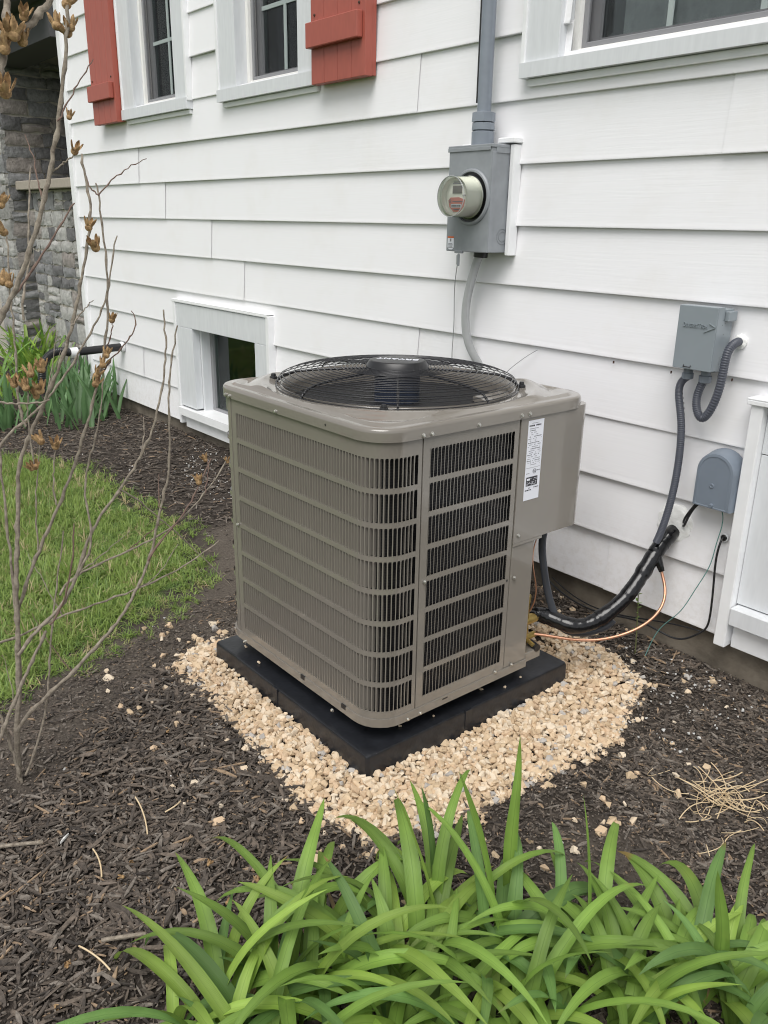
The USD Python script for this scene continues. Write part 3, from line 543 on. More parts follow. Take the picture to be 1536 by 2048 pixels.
# fan guard
guard = group_part('fan_guard', ac)
prof_r = np.array([0.075, 0.20, 0.30, 0.335, 0.352, 0.360]); prof_z = np.array([1.002, 0.999, 0.990, 0.982, 0.968, 0.952])
gz = lambda r: np.interp(r, prof_r, prof_z)
A = np.linspace(0, 2 * np.pi, 73)
radii = list(np.arange(0.090, 0.176, 0.0108)) + list(np.arange(0.187, 0.335, 0.0168)) + [0.340, 0.348, 0.354, 0.359, 0.361]
zs_extra = {0.348: 0.974, 0.354: 0.966, 0.359: 0.957, 0.361: 0.950}
for r in radii:
    z = zs_extra.get(r, gz(r)); p = np.c_[GC[0] + r * np.cos(A), GC[1] + r * np.sin(A), np.full(73, z)]
    obj('ring_wire', tube(p, 0.0015, 5, caps=False), M['wire'], guard, smooth=True)
for k in range(8):
    a = math.radians(45 * k + 3 + (0 if k % 2 == 0 else 2)); rs = np.array([0.05, 0.15, 0.25, 0.31, 0.338, 0.353, 0.361, 0.374 if k % 2 else 0.361])
    zz = np.array([1.000, 0.9965, 0.991, 0.984, 0.975, 0.962, 0.951, 0.949]) - 0.004
    obj('rib', tube(np.c_[GC[0] + rs * math.cos(a), GC[1] + rs * math.sin(a), zz], 0.0036, 6), M['wire'], guard, smooth=True)
for (x, y) in ((-2.172, -0.995), (-1.626, -1.009), (-1.64, -0.469), (-2.16, -0.485)):
    obj('guard_foot', lathe([(0, 0.966), (0.006, 0.966), (0.0075, 0.962), (0.0075, 0.958), (0.011, 0.957), (0.012, 0.954), (0.012, 0.945)], 12, (x, y, 0)), M['black'], guard, smooth=30)
# hub cap with rounded triangle-ish outline
ca = np.linspace(0, 2 * math.pi, 48, endpoint=False)
def cap_ring(sc, z): r = sc * (0.088 + 0.006 * np.cos(2 * (ca - 0.7))); return np.c_[GC[0] + r * np.cos(ca), GC[1] + r * np.sin(ca), np.full(48, z)]
obj('hub_cap', stack_rings([cap_ring(1.0, 0.996), cap_ring(1.0, 1.003), cap_ring(0.90, 1.0185), cap_ring(0.865, 1.0205), cap_ring(0.8, 1.0212), cap_ring(0.5, 1.0225)], True), M['black'], guard, smooth=35)
tm = meshkit.text_mesh('BRYANT', 0.017, 0.0012, bold=True); tm.apply_translation(-tm.bounds.mean(0)); tm.apply_scale([1.35, 1, 1])
tm.apply_transform(trimesh.transformations.rotation_matrix(math.radians(180 + 38), [0, 0, 1])); tm.apply_translation((GC[0], GC[1], 1.0232))
obj('cap_lettering', tm, M['paper'], guard)
obj('motor', lathe([(0.0, 0.985), (0.062, 0.985), (0.068, 0.978), (0.068, 0.83), (0.06, 0.815), (0.0, 0.81)], 32, (GC[0], GC[1], 0)), M['motor'], ac, smooth=30)
obj('motor_band', lathe([(0.0685, 0.835), (0.070, 0.838), (0.070, 0.845), (0.0685, 0.848)], 32, (GC[0], GC[1], 0)), M['motor'], ac, smooth=30)
for k in range(4):
    a0 = math.radians(90 * k + 20); n = 9; V = []
    for i, r in enumerate(np.linspace(0.06, 0.318, n)):
        hw = 0.50 - 0.06 * i / n + 0.10 * math.sin(i / n * 3)
        for t in np.linspace(-hw, hw, 7):
            V.append((GC[0] + r * math.cos(a0 + t), GC[1] + r * math.sin(a0 + t), 0.805 + 0.075 * t / hw * (0.6 + 0.4 * r / 0.318) - 0.02 * (t / hw) ** 2))
    obj('fan_blade', trimesh.Trimesh(np.array(V), grid_faces(n, 7), process=False), M['alu'], ac, smooth=True)

def hex_screw(p, nrm):
    nrm = np.array(nrm, float); m = trimesh.util.concatenate([lathe([(0.0062, 0), (0.0062, 0.0012), (0.0045, 0.0016)], 12), lathe([(0.0042, 0.001), (0.0042, 0.0048), (0.0034, 0.0056), (0, 0.0056)], 6)])
    T = trimesh.geometry.align_vectors([0, 0, 1], nrm); T[:3, 3] = p; m.apply_transform(T); return m
SL = 0.007
for y, z in ((-1.013, 0.9165), (-0.985, 0.9165), (-0.821, 0.9165), (-0.657, 0.9195), (-0.625, 0.9205)): obj('screw', hex_screw((X1 + SL, y, z), (1, 0, 0)), M['screw'], ac, smooth=30)
for x, z in ((-2.183, 0.9165), (-2.160, 0.9165), (-1.911, 0.9145)): obj('screw', hex_screw((x, Y0 - SL, z), (0, -1, 0)), M['screw'], ac, smooth=30)
for y, z in ((-0.632, ZK + 0.022), (-0.636, 0.437), (-0.6915, 0.147), (-0.62, 0.147)): obj('screw', hex_screw((X1 + 0.0025, y, z), (1, 0, 0)), M['screw'], ac, smooth=30)
for px, py in ((849, 1164), (840, 1426), (815, 1438)):
    p = onx(px, py, X1 + 0.002); obj('screw', hex_screw(p, (1, 0, 0)), M['screw'], ac, smooth=30)
for px, py in ((490, 1283), (665, 1420), (476, 1049)):
    p = wall(px, py, Y0 - 0.003); obj('screw', hex_screw(p, (0, -1, 0)), M['screw'], ac, smooth=30)
for x in (-1.82, -1.62): obj('base_slot', box(x, x + 0.02, Y0 - 0.0036, Y0, ZB0 + 0.014, ZB0 + 0.027), M['black'], ac)
obj('base_slot', box(X1, X1 + 0.0036, -0.905, -0.885, ZB0 + 0.016, ZB0 + 0.020), M['black'], ac)
obj('lid_hole', lathe([(0.003, 0.0005), (0, 0.0006)], 10, (-1.68, Y0 - SL + 0.0002, 0.922), '-y'), M['black'], ac)
obj('post_hole', lathe([(0.0035, 0.0008), (0, 0.0009)], 10, (X1 + 0.0002, -0.664, 0.435), 'x'), M['black'], ac)
# rating label on the control cover (built in y,z, facing +x)
lab = group_part('rating_label', ac, 'tall white printed rating label')
LX = X1 + 0.0025; ly0, ly1, lz0, lz1 = -0.6215, -0.5575, 0.668, 0.899
def xbox(y0, y1, z0, z1, x0, x1): return box(x0, x1, y0, y1, z0, z1)
obj('label_sheet', xbox(ly0, ly1, lz0, lz1, LX - 0.0005, LX + 0.0006), M['paper'], lab)
rng = np.random.default_rng(8); ink, ink2 = [], []
z = lz1 - 0.010
def dashes(y0, y1, z, h, out, dens=0.7):
    y = y0
    while y < y1:
        w = rng.uniform(0.002, 0.006)
        if rng.random() < dens: out.append(xbox(y, min(y + w, y1), z, z + h, LX, LX + 0.0009))
        y += w + rng.uniform(0.0008, 0.002)
dashes(ly0 + 0.004, ly1 - 0.020, lz1 - 0.009, 0.0016, ink2); dashes(ly0 + 0.004, ly1 - 0.012, lz1 - 0.017, 0.0042, ink, 0.95)
z = lz1 - 0.024; k = 0
while z > lz0 + 0.100:
    dashes(ly0 + 0.003 + (0.006 if k % 4 == 2 else 0), ly1 - (0.022 if k < 4 else 0.006), z, 0.0017, ink if k % 3 == 1 else ink2, 0.62); z -= 0.0058; k += 1
ink2.append(xbox(ly0 + 0.003, ly1 - 0.003, lz0 + 0.0945, lz0 + 0.0953, LX, LX + 0.0009))
c = [(-0.583 + 0.0065 * math.cos(t), lz0 + 0.083 + 0.0065 * math.sin(t)) for t in np.linspace(0, 2 * math.pi, 20)]
obj('approval_mark', tube([(LX + 0.0007, a, b) for a, b in c], 0.0006, 5, caps=False), M['ink'], lab)
ulm = meshkit.text_mesh('UL', 0.006, 0.0006, bold=True); v = ulm.vertices; ulm = trimesh.Trimesh(np.stack([LX + 0.0004 + v[:, 2], v[:, 0] - 0.5876, v[:, 1] + lz0 + 0.080], -1), ulm.faces); obj('approval_mark', ulm, M['ink'], lab)
dashes(-0.574, ly1 - 0.003, lz0 + 0.083, 0.0022, ink); dashes(ly0 + 0.004, -0.594, lz0 + 0.078, 0.002, ink2)
obj('black_block', xbox(ly0 + 0.006, ly1 - 0.011, lz0 + 0.042, lz0 + 0.068, LX, LX + 0.0010), M['ink'], lab)
wh = []; LXs = LX; LX = LX + 0.0003
for dz in (0.062, 0.058, 0.052, 0.048, 0.045): dashes(ly0 + 0.009 + (0.015 if dz > 0.055 else 0), ly1 - 0.014, lz0 + dz, 0.0014, wh, 0.7)
wh.append(xbox(ly0 + 0.009, ly0 + 0.022, lz0 + 0.058, lz0 + 0.064, LX, LX + 0.0009)); LX = LXs
obj('block_print', wh, M['paper'], lab)
dashes(ly0 + 0.004, ly1 - 0.004, lz0 + 0.034, 0.0024, ink); dashes(ly0 + 0.004, ly0 + 0.03, lz0 + 0.028, 0.003, ink)
obj('print', ink, M['ink'], lab, kind='stuff'); obj('small_print', ink2, M['inkgrey'], lab, kind='stuff')
# warning labels on the back edge of the control cover
wl = group_part('edge_label', ac, 'white warning label with orange head on the far edge of the unit')
obj('label_sheet', box(X1 - 0.16, X1 - 0.05, Y1 + 0.0002, Y1 + 0.001, 0.64, 0.80), M['paper'], wl)
obj('label_head', box(X1 - 0.16, X1 - 0.05, Y1 + 0.0008, Y1 + 0.0016, 0.80, 0.83), M['orange'], wl)

# service valves
valve = group_part('service_valve', ac, 'brass service valves at the recessed corner')
vy = YP + 0.05; vx = X1 - 0.055
obj('valve_body', [tube([(vx, vy - 0.03, 0.235), (vx, vy + 0.05, 0.235)], 0.016, 12), tube([(vx, vy, 0.20), (vx, vy, 0.31)], 0.013, 12), lathe([(0, 0.325), (0.014, 0.325), (0.016, 0.32), (0.016, 0.30), (0, 0.30)], 6, (vx, vy, 0))], M['brass'], valve, smooth=30)
obj('valve_body', [tube([(vx + 0.005, vy - 0.02, 0.178), (vx + 0.005, vy + 0.045, 0.178)], 0.010, 10), tube([(vx + 0.005, vy, 0.15), (vx + 0.005, vy, 0.21)], 0.009, 10), tube([(vx + 0.005, vy, 0.178), (vx + 0.045, vy - 0.004, 0.170)], 0.007, 8)], M['brass'], valve, smooth=30)
obj('valve_cap', tube([(vx + 0.02, vy + 0.01, 0.165), (vx + 0.055, vy + 0.006, 0.160)], 0.012, 12), M['black'], valve, smooth=30)

# ------------------------------------------------------------------ lines from the unit to the wall
ls = thing('refrigerant_line', 'thick black taped refrigerant line curving from the unit to the wall', 'pipe')
def mid(px, py, y): return wall(px, py, y)
lpts = [(vx, vy + 0.04, 0.235), onx(1075, 1247, X1 - 0.02), wall(1150, 1252, -0.37), wall(1205, 1233, -0.29), wall(1255, 1190, -0.21), wall(1292, 1135, -0.135), wall(1322, 1090, -0.07), wall(1352, 1058, 0.01)]
lpts[1] = np.array([X1 - 0.04, -0.42, 0.232])
L = spline(lpts, 120); t_ = np.linspace(0, 1, 120); rg = np.random.default_rng(3)
rad = 0.0245 + 0.0035 * (meshkit.noise(np.c_[t_ * 26, t_ * 0, t_ * 0], 3) - 0.5) + rg.normal(0, 0.0003, 120); rad[:4] = 0.018
tb = tube(L, rad, 18); tb.vertices[:] += (meshkit.noise(tb.vertices * 90, 2)[:, None] - 0.5) * 0.0022
obj('taped_insulation', tb, M['tape'], ls, smooth=True)
for k in (104, 12, 46): obj('tape_band', tube([L[k] + (L[k + 1] - L[k]) * q for q in (-1.4, 1.4)], rad[k] + 0.0022, 18), M['tape'], ls, smooth=30)
obj('caulk_patch', trimesh.Trimesh(*(lambda s: (s.vertices * (1 + 0.25 * (meshkit.noise(s.vertices * 3, 5)[:, None] - 0.5)) * [0.062, 0.016, 0.066] + wall(1350, 1046, 0.004), s.faces))(trimesh.creation.icosphere(3, 1.0)), process=False), M['caulk'], ls, smooth=True)
cp = thing('copper_pipe', 'bare copper liquid line looping out of the black tape to the unit valve', 'pipe')
cpts = [wall(1318, 1105, -0.10), wall(1324, 1147, -0.10), wall(1330, 1180, -0.115), wall(1322, 1215, -0.15), wall(1290, 1248, -0.20), wall(1235, 1272, -0.27), wall(1160, 1280, -0.36), (vx + 0.02, vy + 0.05, 0.180), (vx + 0.005, vy + 0.03, 0.178)]
obj('pipe', tube(cpts, 0.0048, 10, 60), M['copper'], cp, smooth=True)
obj('tape_sleeve', tube([wall(1308, 1095, -0.10), wall(1316, 1120, -0.10), wall(1324, 1143, -0.10)], np.array([0.02, 0.014, 0.009]), 12), M['tape'], cp, smooth=True)

# flexible conduits
def corrugated(points, r, n, sides=14, amp=0.0009, per=0.0052, caps=True):
    p = spline(points, 60); ln = np.linalg.norm(np.diff(p, axis=0), axis=1).sum(); n = int(ln / per * 4); p = spline(points, n)
    s = np.linspace(0, ln, n); return tube(p, r + amp * np.sin(s / per * 2 * np.pi), sides)
# disconnect box
db = thing('disconnect_box', 'grey electrical disconnect box with embossed lettering and arrow on the cover', 'electrical box')
dx0, dx1, dz0, dz1 = -1.385, -1.262, 1.010, 1.192
obj('back_box', box(dx0 + 0.004, dx1 - 0.002, -0.062, -0.001, dz0 - 0.004, dz1 - 0.006, 0.002), M['box'], db)
obj('cover', [box(dx0, dx1, -0.092, -0.088, dz0, dz1, 0.0015), box(dx0, dx0 + 0.003, -0.088, -0.055, dz0 + 0.001, dz1), box(dx1 - 0.003, dx1, -0.088, -0.055, dz0 + 0.001, dz1), box(dx0 + 0.003, dx1 - 0.003, -0.088, -0.055, dz1 - 0.003, dz1)], M['box'], db)
obj('hinge_shoulder', box(dx1 - 0.002, dx1 + 0.010, -0.05, -0.001, dz1 - 0.040, dz1 - 0.012, 0.002), M['box'], db)
def etext(txt, h, x, z, y, mt, parent, name, sx=1.0, dep=0.0032, bold=False):
    m = meshkit.text_mesh(txt, h, dep, bold); v = m.vertices.copy(); wd = v[:, 0].max() * sx
    obj(name, trimesh.Trimesh(np.stack([x + v[:, 0] * sx, y - v[:, 2], z + v[:, 1]], -1), m.faces, process=False), mt, parent); return wd
zt = 1.1315; x = dx0 + 0.019
for w_, h_ in (('D', 0.0125), ('IVERSI', 0.0095), ('T', 0.0125), ('ECH', 0.0095)): x += etext(w_, h_, x, zt, -0.0915, M['box'], db, 'embossed_lettering', 0.82) + 0.0009
obj('embossed_arrow', [prism_y([(x + 0.004, zt + 0.016), (x + 0.024, zt + 0.006), (x + 0.024, zt + 0.0045), (x + 0.0035, zt + 0.0145)], -0.0947, -0.0915), prism_y([(x + 0.024, zt + 0.006), (x + 0.024, zt + 0.0042), (x - 0.010, zt - 0.012), (x - 0.0105, zt - 0.0105)], -0.0947, -0.0915)], M['box'], db)
obj('hasp', tube([(-1.347, -0.0935, dz0 + 0.012), (-1.347, -0.097, dz0 + 0.007), (-1.325, -0.097, dz0 + 0.007), (-1.325, -0.0935, dz0 + 0.012)], 0.0016, 6), M['black'], db)
obj('knockout', tube([(dx1 + 0.0002, -0.044 + 0.011 * math.cos(t), dz0 + 0.028 + 0.011 * math.sin(t)) for t in np.linspace(0, 2 * math.pi, 20)], 0.0006, 5, caps=False), M['box'], db)
for y_, z_ in ((-0.06, 1.155), (-0.045, 1.147), (-0.06, 1.142), (-0.047, 1.115)): obj('vent_hole', lathe([(0.0016, 0.0002), (0, 0.0004)], 8, (dx1 - 0.0001, y_, z_), 'x'), M['black'], db)

fc = thing('flexible_conduit', 'corrugated grey conduit drooping from the disconnect box down to the black line', 'conduit')
p1 = np.array([-1.355, -0.05, dz0 - 0.03])
obj('connector', lathe([(0, 0.022), (0.014, 0.022), (0.014, 0.006), (0.017, 0.004), (0.017, -0.012), (0.0135, -0.014), (0, -0.014)], 12, (p1[0], p1[1], dz0 - 0.022)), M['pvc'], fc, smooth=30)
obj('hose', corrugated([(p1[0], p1[1], dz0 - 0.03), wall(1358, 780, -0.055), wall(1362, 840, -0.06), wall(1356, 930, -0.07), wall(1342, 1000, -0.085), wall(1325, 1055, -0.10), wall(1312, 1085, -0.11)], 0.0115, 0, amp=0.0006), M['flex'], fc, smooth=True)
stp = spline([wall(1364, 780, -0.067), wall(1369, 840, -0.072), wall(1363, 930, -0.083), wall(1348, 1000, -0.097)], 60)
obj('stripe_print', [tube(stp[k:k + 2] , 0.0011, 5) for k in range(2, 56, 3)], M['ink'], fc, kind='stuff')
fc2 = thing('looped_conduit', 'corrugated grey conduit looping from the disconnect box back into the wall', 'conduit')
p2 = np.array([-1.300, -0.045, dz0 - 0.03])
obj('connector', lathe([(0, 0.024), (0.014, 0.024), (0.014, 0.006), (0.0185, 0.004), (0.0185, -0.014), (0.0135, -0.017), (0, -0.017)], 12, (p2[0], p2[1], dz0 - 0.024)), M['pvc'], fc2, smooth=30)
cw = [(p2[0], p2[1], dz0 - 0.03), wall(1395, 790, -0.05), wall(1394, 820, -0.055), wall(1404, 836, -0.058), wall(1422, 818, -0.06), wall(1440, 772, -0.062), wall(1449, 730, -0.062), wall(1458, 700, -0.055), wall(1470, 687, -0.03), wall(1479, 683, 0.01)]
obj('hose', corrugated(cw, 0.0120, 0, amp=0.0011, per=0.0068), M['flex'], fc2, smooth=True)
obj('caulk_ring', trimesh.Trimesh(*(lambda s: (s.vertices * [0.021, 0.010, 0.021] * (1 + 0.2 * (meshkit.noise(s.vertices * 3, 1)[:, None] - 0.5)) + wall(1481, 683, 0.004), s.faces))(trimesh.creation.icosphere(3, 1.0)), process=False), M['caulk'], fc2, smooth=True)
uc = thing('power_whip', 'dark grey cable conduit hanging below the control cover to the ground', 'conduit')
obj('hose', tube([(X1 - 0.05, -0.41, ZK + 0.02), onx(1086, 1072, X1 - 0.05), onx(1087, 1130, X1 - 0.05), onx(1097, 1190, X1 - 0.04), onx(1112, 1236, X1 - 0.02), wall(1128, 1258, -0.36), wall(1155, 1266, -0.33), wall(1200, 1258, -0.27), wall(1226, 1240, -0.235)], 0.0118, 12, 60), M['flex_dark'], uc, smooth=True)
cwire = thing('copper_wire', 'thin brown copper wire hanging beside the recessed unit corner', 'wire')
obj('wire', tube([(X1 - 0.06, -0.43, ZK + 0.01), onx(1066, 1130, X1 - 0.03), onx(1072, 1175, X1 - 0.02), onx(1066, 1210, X1 - 0.03), (vx, vy + 0.01, 0.26)], 0.0022, 6, 40), M['copper'], cwire, smooth=True)

# dome shaped cover, cables
dm = thing('cable_cover', 'blue grey arch topped plastic utility cover below the disconnect box', 'utility cover')
def arch(cx, hw, zb, zs, n=16): return [(cx - hw, zb), (cx + hw, zb)] + [(cx + hw * math.cos(t), zs + hw * 1.0 * math.sin(t)) for t in np.linspace(0, math.pi, n)]
ccx = -1.2175
def arch_ring(hw, zb, zs, y): q = np.array(arch(ccx, hw, zb, zs)); return np.c_[q[:, 0], np.full(len(q), y), q[:, 1]]
zb_, zs_ = 0.600, 0.712
obj('shell', stack_rings([r[::-1] for r in (arch_ring(0.068, zb_, zs_, -0.001), arch_ring(0.068, zb_, zs_, -0.012), arch_ring(0.0665, zb_, zs_, -0.016), arch_ring(0.061, zb_, zs_, -0.055), arch_ring(0.058, zb_ + 0.002, zs_, -0.060), arch_ring(0.050, zb_ + 0.006, zs_, -0.061), arch_ring(0.049, zb_ + 0.007, zs_, -0.0595), arch_ring(0.03, zb_ + 0.02, zs_ - 0.02, -0.0595))], True), M['dome'], dm, smooth=40)
obj('boss', lathe([(0.007, 0.0), (0.007, 0.002), (0.005, 0.003), (0.004, 0.0012), (0, 0.001)], 16, (ccx - 0.004, -0.0595, 0.672), '-y'), M['dome'], dm, smooth=30)
obj('latch_screw', tube([(ccx + 0.004, -0.058, 0.612), (ccx + 0.004, -0.068, 0.611)], 0.006, 10), M['dome'], dm, smooth=30)
obj('cable', [tube([(-1.272, -0.03, 0.605), wall(1374, 1030, -0.035), wall(1367, 1045, -0.006)], 0.0038, 7, 12), tube([(-1.262, -0.03, 0.605), wall(1380, 1028, -0.035), wall(1370, 1048, -0.03), wall(1366, 1050, 0.0)], 0.0038, 7, 12)], M['black'], dm, smooth=True)
gw = thing('ground_wire', 'thin green wire hanging from the utility cover down to the soil', 'wire')
obj('wire', tube([wall(1444, 1022, -0.03), wall(1443, 1055, -0.02), wall(1432, 1090, -0.02), wall(1420, 1130, -0.03), wall(1390, 1180, -0.04), wall(1358, 1225, -0.05), wall(1322, 1255, -0.06), wall(1300, 1290, -0.08), wall(1290, 1312, -0.10)], 0.0016, 6, 60), M['greenwire'], gw, smooth=True)
bc = thing('black_cable', 'black cable leaving a round wall grommet and tied near the foundation', 'cable')
g0 = wall(1449, 1075, -0.004)
obj('grommet', lathe([(0.0105, 0.0), (0.0105, 0.004), (0.008, 0.007), (0, 0.008)], 16, g0, '-y'), M['black'], bc, smooth=30)
obj('caulk_ring', lathe([(0.0135, -0.002), (0.013, 0.003), (0.010, 0.004)], 16, g0, '-y'), M['casing'], bc, smooth=30)
obj('cable', tube([g0 + [0, -0.004, 0.002], wall(1441, 1085, -0.025), wall(1432, 1120, -0.03), wall(1427, 1170, -0.03), wall(1421, 1225, -0.025), wall(1412, 1256, -0.02), wall(1395, 1268, -0.025), wall(1360, 1278, -0.035), wall(1318, 1262, -0.045), wall(1270, 1240, -0.05), wall(1200, 1225, -0.05), wall(1130, 1190, -0.03), wall(1090, 1150, 0.01)], 0.0034, 8, 90), M['black'], bc, smooth=True)
lc = thing('sagging_cable', 'thin black cable sagging along the foundation behind the refrigerant line', 'cable')
obj('cable', tube([wall(1105, 1155, 0.012), wall(1160, 1200, 0.0), wall(1220, 1225, -0.01), wall(1300, 1240, -0.01), wall(1400, 1262, 0.005)], 0.0026, 6, 40), M['black'], lc, smooth=True)

# ------------------------------------------------------------------ electric meter
mb = thing('electric_meter', 'grey steel electric meter box with round glass meter and pink label', 'electric meter')
mx0, mx1, mz0, mz1, my = -2.362, -2.150, 1.307, 1.652, -0.115
obj('meter_box', box(mx0, mx1, my, -0.002, mz0, mz1, 0.003), M['galv'], mb)
obj('box_cover', [box(mx0 - 0.003, mx1 + 0.003, my - 0.003, -0.002, mz1 - 0.001, mz1 + 0.010, 0.002), box(mx0 - 0.003, mx1 - 0.006, my - 0.004, my - 0.0005, mz1 - 0.010, mz1 + 0.002, 0.001), box(mx1, mx1 + 0.0022, my + 0.018, -0.002, mz1 - 0.018, mz1 + 0.002, 0.0008)], M['galv'], mb)
obj('front_fold', box(mx1 - 0.0005, mx1 + 0.0016, my + 0.001, my + 0.020, mz0 + 0.003, mz1 - 0.014, 0.0006), M['galv'], mb)
mc = np.array([-2.243, my, 1.492])
obj('meter_collar', lathe([(0.094, -0.001), (0.094, 0.004), (0.090, 0.009), (0.084, 0.009), (0.082, 0.002)], 48, mc, '-y'), M['galv'], mb, smooth=30)
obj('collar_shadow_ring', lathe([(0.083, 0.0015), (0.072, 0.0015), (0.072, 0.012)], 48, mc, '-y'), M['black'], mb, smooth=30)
obj('meter_body', lathe([(0.070, 0.004), (0.070, 0.012), (0.067, 0.014), (0.0655, 0.016), (0.0640, 0.082), (0.0625, 0.082), (0.0595, 0.074), (0.054, 0.070)], 48, mc, '-y'), M['meter'], mb, smooth=30)
obj('meter_face', lathe([(0.056, 0.066), (0.056, 0.069), (0.0, 0.069)], 48, mc, '-y'), M['meter'], mb, smooth=25)
obj('glass_cover', lathe([(0.074, 0.006), (0.074, 0.011), (0.0685, 0.014), (0.0672, 0.09), (0.0668, 0.097), (0.064, 0.1005), (0.056, 0.101), (0.0, 0.101)], 48, mc, '-y'), M['meter_glass'], mb, smooth=30)
obj('cover_rim', tube([(mc[0] + 0.0662 * math.cos(t), my - 0.0995, mc[2] + 0.0662 * math.sin(t)) for t in np.linspace(0, 2 * math.pi, 49)], 0.0014, 6, caps=False), M['pvc_light'], mb, smooth=True)
fy = my - 0.069
obj('display', box(mc[0] - 0.020, mc[0] + 0.026, fy - 0.002, fy - 0.0002, mc[2] + 0.010, mc[2] + 0.036), M['lcd'], mb)
obj('pink_label', prism_y([(mc[0] - 0.040, mc[2] - 0.012), (mc[0] - 0.034, mc[2] - 0.034), (mc[0] - 0.012, mc[2] - 0.050), (mc[0] + 0.016, mc[2] - 0.050), (mc[0] + 0.036, mc[2] - 0.034), (mc[0] + 0.042, mc[2] - 0.010), (mc[0] + 0.010, mc[2] - 0.002), (mc[0] - 0.030, mc[2] - 0.003)], fy - 0.0015, fy - 0.0002), M['redlabel'], mb)
obj('serial_strip', box(mc[0] - 0.026, mc[0] + 0.026, fy - 0.0024, fy - 0.0012, mc[2] - 0.036, mc[2] - 0.024), M['paper'], mb)
r9 = np.random.default_rng(9); prn = []
for k in range(16): x = mc[0] - 0.022 + k * 0.0028; prn.append(box(x, x + r9.uniform(0.0008, 0.0018), fy - 0.0032, fy - 0.002, mc[2] - 0.033, mc[2] - 0.0275))
for zz, a, b in ((0.046, -0.016, 0.020), (0.041, -0.020, 0.028), (-0.017, -0.018, 0.036), (-0.044, -0.014, 0.018), (0.003, 0.030, 0.042)):
    x = mc[0] + a
    while x < mc[0] + b: w = r9.uniform(0.002, 0.006); prn.append(box(x, x + w, fy - 0.0026, fy - 0.001, mc[2] + zz, mc[2] + zz + 0.0028)); x += w + 0.0014
obj('face_print', prn, M['inkgrey'], mb, kind='stuff')
obj('round_mark', lathe([(0.006, 0.0024), (0.0035, 0.0026)], 16, (mc[0] - 0.031, fy, mc[2] - 0.014), '-y'), M['inkgrey'], mb)
obj('warning_sticker', prism_y([(mx0 + 0.010, mz0 + 0.014), (mx0 + 0.018, mz0 + 0.006), (mx0 + 0.034, mz0 + 0.006), (mx0 + 0.042, mz0 + 0.014), (mx0 + 0.042, mz0 + 0.052), (mx0 + 0.010, mz0 + 0.052)], my - 0.0008, my + 0.0002), M['paper'], mb)
obj('sticker_head', box(mx0 + 0.010, mx0 + 0.042, my - 0.0014, my - 0.0002, mz0 + 0.046, mz0 + 0.052), M['orange'], mb)
pr = [box(mx0 + 0.022, mx0 + 0.029, my - 0.0014, my - 0.0004, mz0 + 0.034, mz0 + 0.044)] + [box(mx0 + 0.014, mx0 + 0.038 - 0.003 * (k % 2), my - 0.0014, my - 0.0004, mz0 + 0.012 + 0.0045 * k, mz0 + 0.0142 + 0.0045 * k) for k in range(4)]
obj('sticker_print', pr, M['inkgrey'], mb, kind='stuff')
obj('knockout', [tube([(mx1 + 0.0006, -0.045 + r_ * math.cos(t), mz0 + 0.055 + r_ * math.sin(t)) for t in np.linspace(0, 2 * math.pi, 28)], 0.0008, 5, caps=False) for r_ in (0.026, 0.017)], M['galv'], mb, smooth=True)
obj('latch', [box(mx0 + 0.05, mx0 + 0.085, my - 0.004, my + 0.01, mz0 - 0.006, mz0 + 0.004, 0.001), box(mx0 + 0.066, mx0 + 0.078, my - 0.004, my - 0.001, mz0 - 0.05, mz0 - 0.008, 0.001)], M['galv'], mb)
obj('seal_tag', box(mx0 + 0.060, mx0 + 0.076, my - 0.003, my + 0.002, mz0 - 0.046, mz0 - 0.012, 0.001), M['pvc_light'], mb)
obj('lug', trimesh.creation.icosphere(2, 0.010).apply_translation((mx0 + 0.095, my + 0.05, mz1 + 0.022)), M['rust'], mb, smooth=True)
for bx_ in ((mx1 + 0.004, mx1 + 0.024, -0.032, 0.010, mz0 - 0.01, mz1 + 0.012), (mx1 - 0.05, mx1 + 0.028, -0.040, 0.010, mz1 + 0.016, mz1 + 0.034), (mx0 - 0.02, mx0 + 0.03, -0.036, 0.010, mz1 + 0.014, mz1 + 0.022)): obj('mounting_trim', box(*bx_, 0.003), M['trim'], mb)
for px, py in ((1227, 722), (1342, 742), (1464, 757)): q_ = wall(px, py, -0.001); obj('rusty_staple', box(q_[0] - 0.0008, q_[0] + 0.0008, -0.003, 0.004, q_[2] - 0.008, q_[2]), M['rust'], house)

rs = thing('electrical_riser', 'grey vertical conduit rising up the wall from the meter box', 'conduit')
rx, ry = -2.258, -0.055
obj('pipe', lathe([(0.0245, mz1 + 0.06), (0.0245, 3.2)], 20, (rx, ry, 0)), M['pvc'], rs, smooth=True)
obj('connector', [lathe([(0.026, 0.125), (0.040, 0.122), (0.041, 0.092), (0.026, 0.090)], 8, (rx, ry, mz1 - 0.005)), lathe([(0.034, 0.09), (0.040, 0.088), (0.041, 0.066), (0.034, 0.064)], 12, (rx, ry, mz1 - 0.005)), lathe([(0.034, 0.064), (0.040, 0.060), (0.040, 0.015), (0.034, 0.014)], 20, (rx, ry, mz1 - 0.005))], M['pvc'], rs, smooth=30)
obj('sealant_seam', tube([(rx - 0.020, ry - 0.016, 1.80), (rx - 0.021, ry - 0.015, 2.1), (rx - 0.020, ry - 0.016, 2.5), (rx - 0.020, ry - 0.016, 3.1)], 0.0045, 6, 30), M['black'], rs, smooth=True)
lp = thing('service_conduit', 'light grey conduit curving down from the meter box behind the unit', 'conduit')
